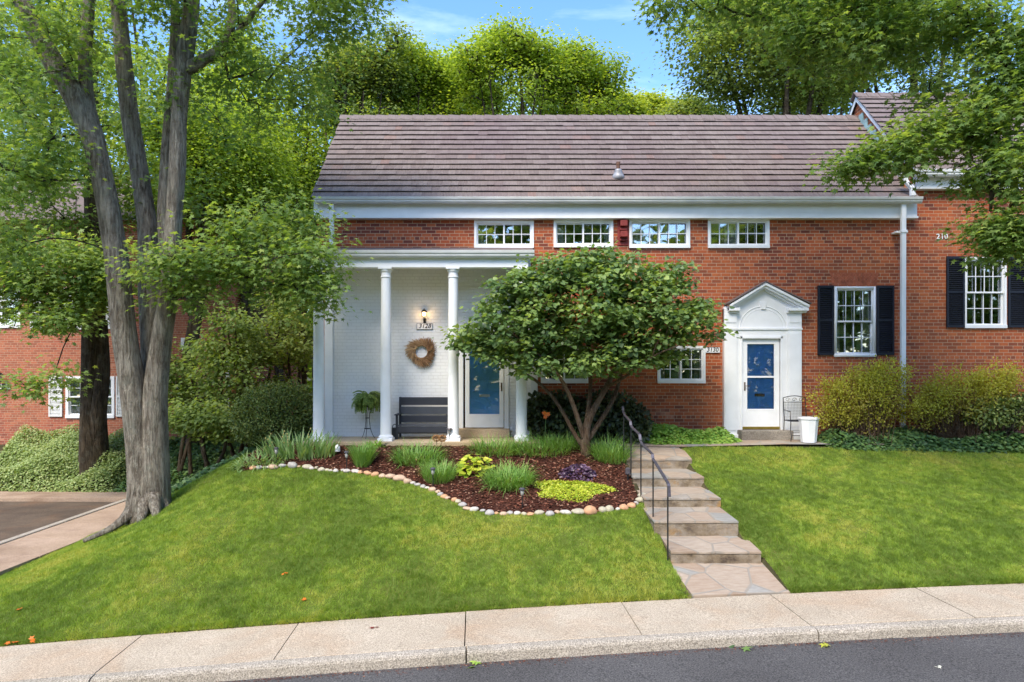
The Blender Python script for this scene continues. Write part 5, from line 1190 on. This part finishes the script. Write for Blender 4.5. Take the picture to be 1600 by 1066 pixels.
# ---- redbud in the bed
rb = hit(917, 712); Yr = float(rb[1])
def rs(p): return stem([(a, b, Yr+c, d*.7) for a, b, c, d in p])
RS = [rs([(917, 716, 0, 13), (914, 690, 0, 10.5), (915, 665, 0, 9), (930, 635, .05, 7), (948, 605, .1, 6), (965, 570, .2, 4.5), (985, 520, .3, 3.5), (1000, 470, .35, 2)]),
      rs([(914, 690, 0, 7), (905, 660, -.1, 5.5), (895, 630, -.2, 5), (880, 595, -.3, 4), (850, 560, -.4, 3), (800, 520, -.6, 2)]),
      rs([(912, 700, .05, 6), (895, 675, .1, 4.5), (878, 640, .15, 4.2), (858, 612, .2, 3.6), (830, 588, .2, 3), (780, 565, .2, 2)]),
      rs([(916, 665, 0, 6), (922, 620, .2, 4.5), (924, 570, .4, 3.5), (915, 500, .5, 2.5), (905, 440, .5, 1.6)]),
      rs([(917, 690, .05, 7), (940, 655, .2, 5.5), (962, 620, .4, 4.5), (972, 575, .6, 3.5), (1020, 530, .7, 2.5), (1070, 500, .7, 1.5)]),
      rs([(948, 605, .1, 4), (985, 585, -.3, 3), (1020, 555, -.7, 2.2), (1060, 540, -.9, 1.4)])]
rbl = [(915, 478, Yr, 130, 76, 1.25, 210), (810, 508, Yr, 84, 58, 1.0, 100), (1015, 500, Yr, 92, 62, 1.0, 100), (745, 530, Yr, 46, 28, .6, 30), (1085, 508, Yr, 52, 38, .7, 32), (925, 420, Yr, 95, 32, .9, 60), (1040, 430, Yr, 36, 26, .5, 16), (880, 560, Yr-.3, 130, 26, .9, 52), (960, 560, Yr-.3, 60, 22, .7, 16), (810, 450, Yr, 60, 34, .7, 26), (1010, 560, Yr-.2, 60, 24, .6, 14)]
tree('redbud_tree', 'small spreading multi-stem tree with dark heart-shaped leaves in the flower bed', RS, rbl, 'barkr', 'l_redbud', T_HEART, .10, 36, .15, .42, sides=12, tip=.0035, maxr=.03, rough=.04, up=1.0, sag=.05)
# ---- maple reaching in from the right (trunk beyond the frame)
Yx = 12.3
F1 = [( [np.array([11.2, Yx, .45]), np.array([11.15, Yx, 3]), np.array([11.2, Yx, 5.5]), np.array([11.0, Yx, 8]), np.array([10.8, Yx, 11]), np.array([10.5, Yx, 14])], [.36, .30, .27, .22, .16, .08] )]
F1.append(([np.array([11.1, Yx, 6.0]), W(1620, 250, 12.0), W(1560, 235, 11.8), W(1550, 300, 11.6), W(1548, 330, 11.5)], [.11, .08, .06, .04, .02]))
F1.append(([np.array([11.0, Yx, 7.6]), W(1600, 150, 11.9), W(1555, 70, 11.8), W(1545, 20, 11.7), W(1540, -60, 11.6)], [.12, .08, .06, .05, .03]))
F1.append(([np.array([10.9, Yx, 9.0]), W(1560, -40, 12.2), W(1400, -20, 12.4), W(1330, 20, 12.6), W(1260, 40, 12.8)], [.12, .08, .06, .045, .02]))
F1.append(([W(1560, 235, 11.8), W(1480, 190, 12), W(1400, 210, 12.2), W(1350, 250, 12.4)], [.05, .04, .025, .012]))
bmr = [(1540, 120, 12.0, 80, 90, 1.3, 48), (1440, 40, 12.3, 100, 50, 1.2, 40), (1300, 10, 12.7, 110, 40, 1.0, 34), (1150, 0, 12.9, 70, 24, .8, 17), (1050, 5, 12.9, 30, 16, .4, 8), (1490, 208, 11.9, 70, 30, .8, 28), (1400, 245, 12.1, 60, 24, .6, 20), (1330, 258, 12.3, 28, 12, .3, 8), (1565, 262, 11.6, 50, 36, .8, 22), (1566, 350, 11.5, 22, 20, .4, 9), (1585, 380, 11.5, 36, 24, .4, 16), (1330, 70, 12.5, 90, 36, 1, 18), (1600, 170, 11.6, 50, 110, 1, 26), (1420, -80, 12, 260, 60, 2, 50), (1240, 70, 12.8, 60, 34, .8, 14), (1600, 330, 11.3, 30, 40, .4, 12)]
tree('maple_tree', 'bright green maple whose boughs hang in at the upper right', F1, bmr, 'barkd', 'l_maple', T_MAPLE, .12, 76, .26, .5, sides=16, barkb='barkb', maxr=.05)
# ================================================================== trees behind the house and woods
def wood(name, label, px_, Y, top, wpx, leafm, natt=110, nleaf=90, ls=.22, base=None, trunkr=.22, sp=.55, low=None, group='trees behind the houses', split=3, depth=None, T=T_OVAL, tipr=.014, nl=9, lobe=(.38, .58), blobs=None):
    global R
    import zlib; R = np.random.default_rng(zlib.crc32(label.encode())+1)
    zt_ = Z(top, Y); bx = X(px_, Y); bz = float(H(bx, Y))-.1 if base is None else base; rw = wpx*Y/FPX
    zl = bz+(zt_-bz)*.25 if low is None else Z(low, Y); mid = bz+(zt_-bz)*.38
    st = [([np.array([bx, Y, bz]), np.array([bx+R.normal(0, .15), Y, mid*.6+bz*.4]), np.array([bx+R.normal(0, .2), Y, mid]), np.array([bx+R.normal(0, .5), Y, (mid+zt_)/2]), np.array([bx+R.normal(0, .7), Y, zt_-.8])], [trunkr*1.3, trunkr, trunkr*.85, trunkr*.5, trunkr*.12])]
    for k in range(split):
        a = R.uniform(0, 2*pi) if k else R.uniform(-.5, .5); a = k*2*pi/split+R.uniform(-.4, .4); z0_ = mid-R.uniform(0, .1)*(zt_-bz)
        st.append(([np.array([bx, Y, z0_]), np.array([bx+cos(a)*rw*.28, Y+sin(a)*rw*.28, z0_+(zt_-z0_)*.38]), np.array([bx+cos(a)*rw*.55, Y+sin(a)*rw*.5, z0_+(zt_-z0_)*.78])], [trunkr*.6, trunkr*.38, trunkr*.1]))
    zc_ = (zt_+zl)/2; hz = (zt_-zl)/2; rd = rw*.8 if depth is None else depth
    # crown of several uneven lobes
    att = []
    for k in range(nl):
        d = norm(R.normal(size=3)); c = np.array([bx, Y, zc_])+d*np.array([rw, rd, hz])*(1-lobe[0]*1.15); r = R.uniform(*lobe); q = norm(R.normal(size=(natt//nl, 3)))*R.uniform(.3, 1, (natt//nl, 1))**.5
        att.append(c+q*np.array([rw, rd, hz])*r)
    att = np.concatenate(att) if blobs is None else blobpts(blobs); att[:, 2] = np.clip(att[:, 2], bz+.4, None)
    return tree(name, label, st, None, 'barkd', leafm, T, ls, nleaf, sp, .5, group, att=att, sides=10, tip=tipr, maxr=.14, barkb='barkb', rough=.03, twigs=False)
BT = [(560, 27, 62, 70, 'l_bg2', 'tree behind the left end of the roof, with a tall thin spire of leaves'), (645, 29, 66, 62, 'l_bg', 'rounded light-green tree behind the roof, second from its left end'), (722, 32, 80, 60, 'l_bg', 'smaller open tree behind the roof with dark branches showing'),
      (800, 28, 34, 92, 'l_bg', 'tallest light-green tree showing above the middle of the ridge'), (905, 30, 64, 74, 'l_bg', 'rounded tree above the ridge, right of the tallest one'), (955, 36, 140, 50, 'l_yel', 'low yellow-green tree right of the rounded ridge trees'), (1018, 40, 148, 42, 'l_yel', 'yellow-green treetop in the sky gap above the roof vent'), (1078, 38, 152, 44, 'l_bg2', 'low grey-green treetop at the foot of the oak')]
for px_, Y, top, wp, lm, lab in BT:
    k = Y/FPX; h_ = 42 if wp > 55 else 26; d = wp*k*.7
    bl = [(px_, top+h_, Y, wp*.62, h_*.85, d, 80), (px_-wp*.55, top+h_*1.5, Y-.5, wp*.46, h_*.75, d*.7, 46), (px_+wp*.55, top+h_*1.45, Y+.5, wp*.46, h_*.75, d*.7, 46), (px_-wp*.2, top+h_*.75, Y+.8, wp*.34, h_*.6, d*.5, 24), (px_, top+h_*2.7, Y, wp*1.0, h_*.9, d, 44)]
    if px_ == 560: bl.append((612, 62, 27, 13, 24, .5, 16))
    wood('woodland_tree', lab, px_, Y, top+4, wp, lm, 230, 62, .135*Y/28, low=top+150, sp=.36, tipr=.020, split=6, blobs=bl)
for px_, Y, top, wp, lm, lab in [(600, 40, 112, 90, 'l_bg', 'pale tree farther back, between the two left ridge trees'), (700, 42, 128, 90, 'l_bg', 'far tree filling in behind the small open tree'), (850, 44, 118, 120, 'l_bg', 'far tree filling in behind the tallest ridge tree')]: wood('woodland_tree', lab, px_, Y, top, wp, lm, 200, 80, .20, low=240, sp=.5, nl=14, lobe=(.26, .42))
wood('oak_tree', 'tall fine-leaved oak behind the right end of the roof', 1215, 27, -60, 165, 'l_bg2', 430, 105, .14, low=210, sp=.45, split=6, trunkr=.3)
wood('oak_tree', 'fine-leaved tree between the oak and the raised right gable', 1290, 33, 20, 110, 'l_bg2', 200, 95, .16, low=230, sp=.5, split=4)
wood('oak_tree', 'second tall tree behind the right-hand house', 1420, 30, -120, 170, 'l_bg2', 220, 110, .16, low=200, sp=.55, split=4, trunkr=.3)
LW = [(300, 21.8, 90, 95, 'l_bg', 'bright young tree in front of the left house roof'), (385, 23.5, 150, 70, 'l_bg', 'bright young tree at the left house corner'), (60, 34, -40, 170, 'l_bg2', 'tree beyond the left brick house at the far left'), (200, 36, -80, 150, 'l_bg', 'tall tree beyond the left brick house, behind the big maple'), (330, 30, 20, 120, 'l_bg', 'bright tree between the two brick houses, left of the gap'), (440, 27, 90, 95, 'l_bg', 'bright tree close to the left end of the roof'), (400, 38, -20, 130, 'l_bg', 'tall far tree in the gap between the houses'), (500, 31, 110, 62, 'l_bg2', 'shadier tree touching the left gable'), (290, 24.6, 260, 70, 'l_dark', 'small shaded tree by the corner of the left brick house'), (-80, 32, -60, 160, 'l_bg2', 'tree at the far left beyond the frame edge')]
for px_, Y, top, wp, lm, lab in LW: wood('woodland_tree', lab, px_, Y, top, wp, lm, 190, 95, .14*Y/27, low=(430 if Y < 28 else 520), sp=.55, group='woodland trees on the left')
# understorey in the gap between the houses
US = [(300, 20.2, 600, 60, 60, 'l_dark', 'shaded leafy shrub just right of the big trunks'), (365, 19.2, 560, 50, 90, 'l_dark', 'tall shaded shrub in front of the left house corner'), (430, 20.5, 530, 60, 70, 'l_bg2', 'airy shrub rising behind the round clipped bush'), (470, 22, 480, 50, 110, 'l_bg2', 'thin young tree beside the porch, behind the clipped bush'), (330, 18.2, 655, 62, 26, 'l_dark', 'low dark shrub on the ivy bank')]
for px_, Y, py_, rx, ry, lm, lab in US:
    bx = X(px_, Y); bz = float(H(bx, Y)); st = [([np.array([bx+R.normal(0, .2), Y, bz]), np.array([bx+R.normal(0, .3), Y+R.normal(0, .2), (bz+Z(py_, Y))/2]), W(px_+R.normal(0, 20), py_-ry*.5, Y)], [.07, .05, .02]) for k in range(3)]
    tree('understorey_tree', lab, st, [(px_, py_, Y, rx, ry, rx*Y/FPX*.8, 52)], 'barkd', lm, T_OVAL, .115, 70, .26, .5, 'shrubs between the two brick houses', sides=8, twigs=False, barkb='barkb', tip=.006)
# far wood across the street (seen only in the windows) and beyond the houses
def mass(name, label, x0, x1, y0, y1, zb, zt_, n, ls, mat):
    x = R.uniform(x0, x1, n); y = R.uniform(y0, y1, n); top = zt_*(.72+.28*np.sin(x*.35+np.sin(y*.5))*np.sin(x*.13+1)); z = zb+(top-zb)*R.random(n)**.8
    q = R.normal(size=(n, 3)); o = leaves(name, M[mat], None, np.stack([x, y, z], 1), q*[1, 1, .5], R.normal(0, .7, (n, 3))+[0, 0, 1], ls*R.uniform(.6, 1.3, n), T_OVAL); o['kind'] = 'stuff'; setp(o, label, 'woods')
mass('woods', 'trees on the far side of the street', -45, 45, -24, -17, 0, 21, 42000, .8, 'l_bg2')
mass('woods', 'distant green wood behind all the houses', -60, 60, 48, 60, 0, 15, 30000, .8, 'l_bg')
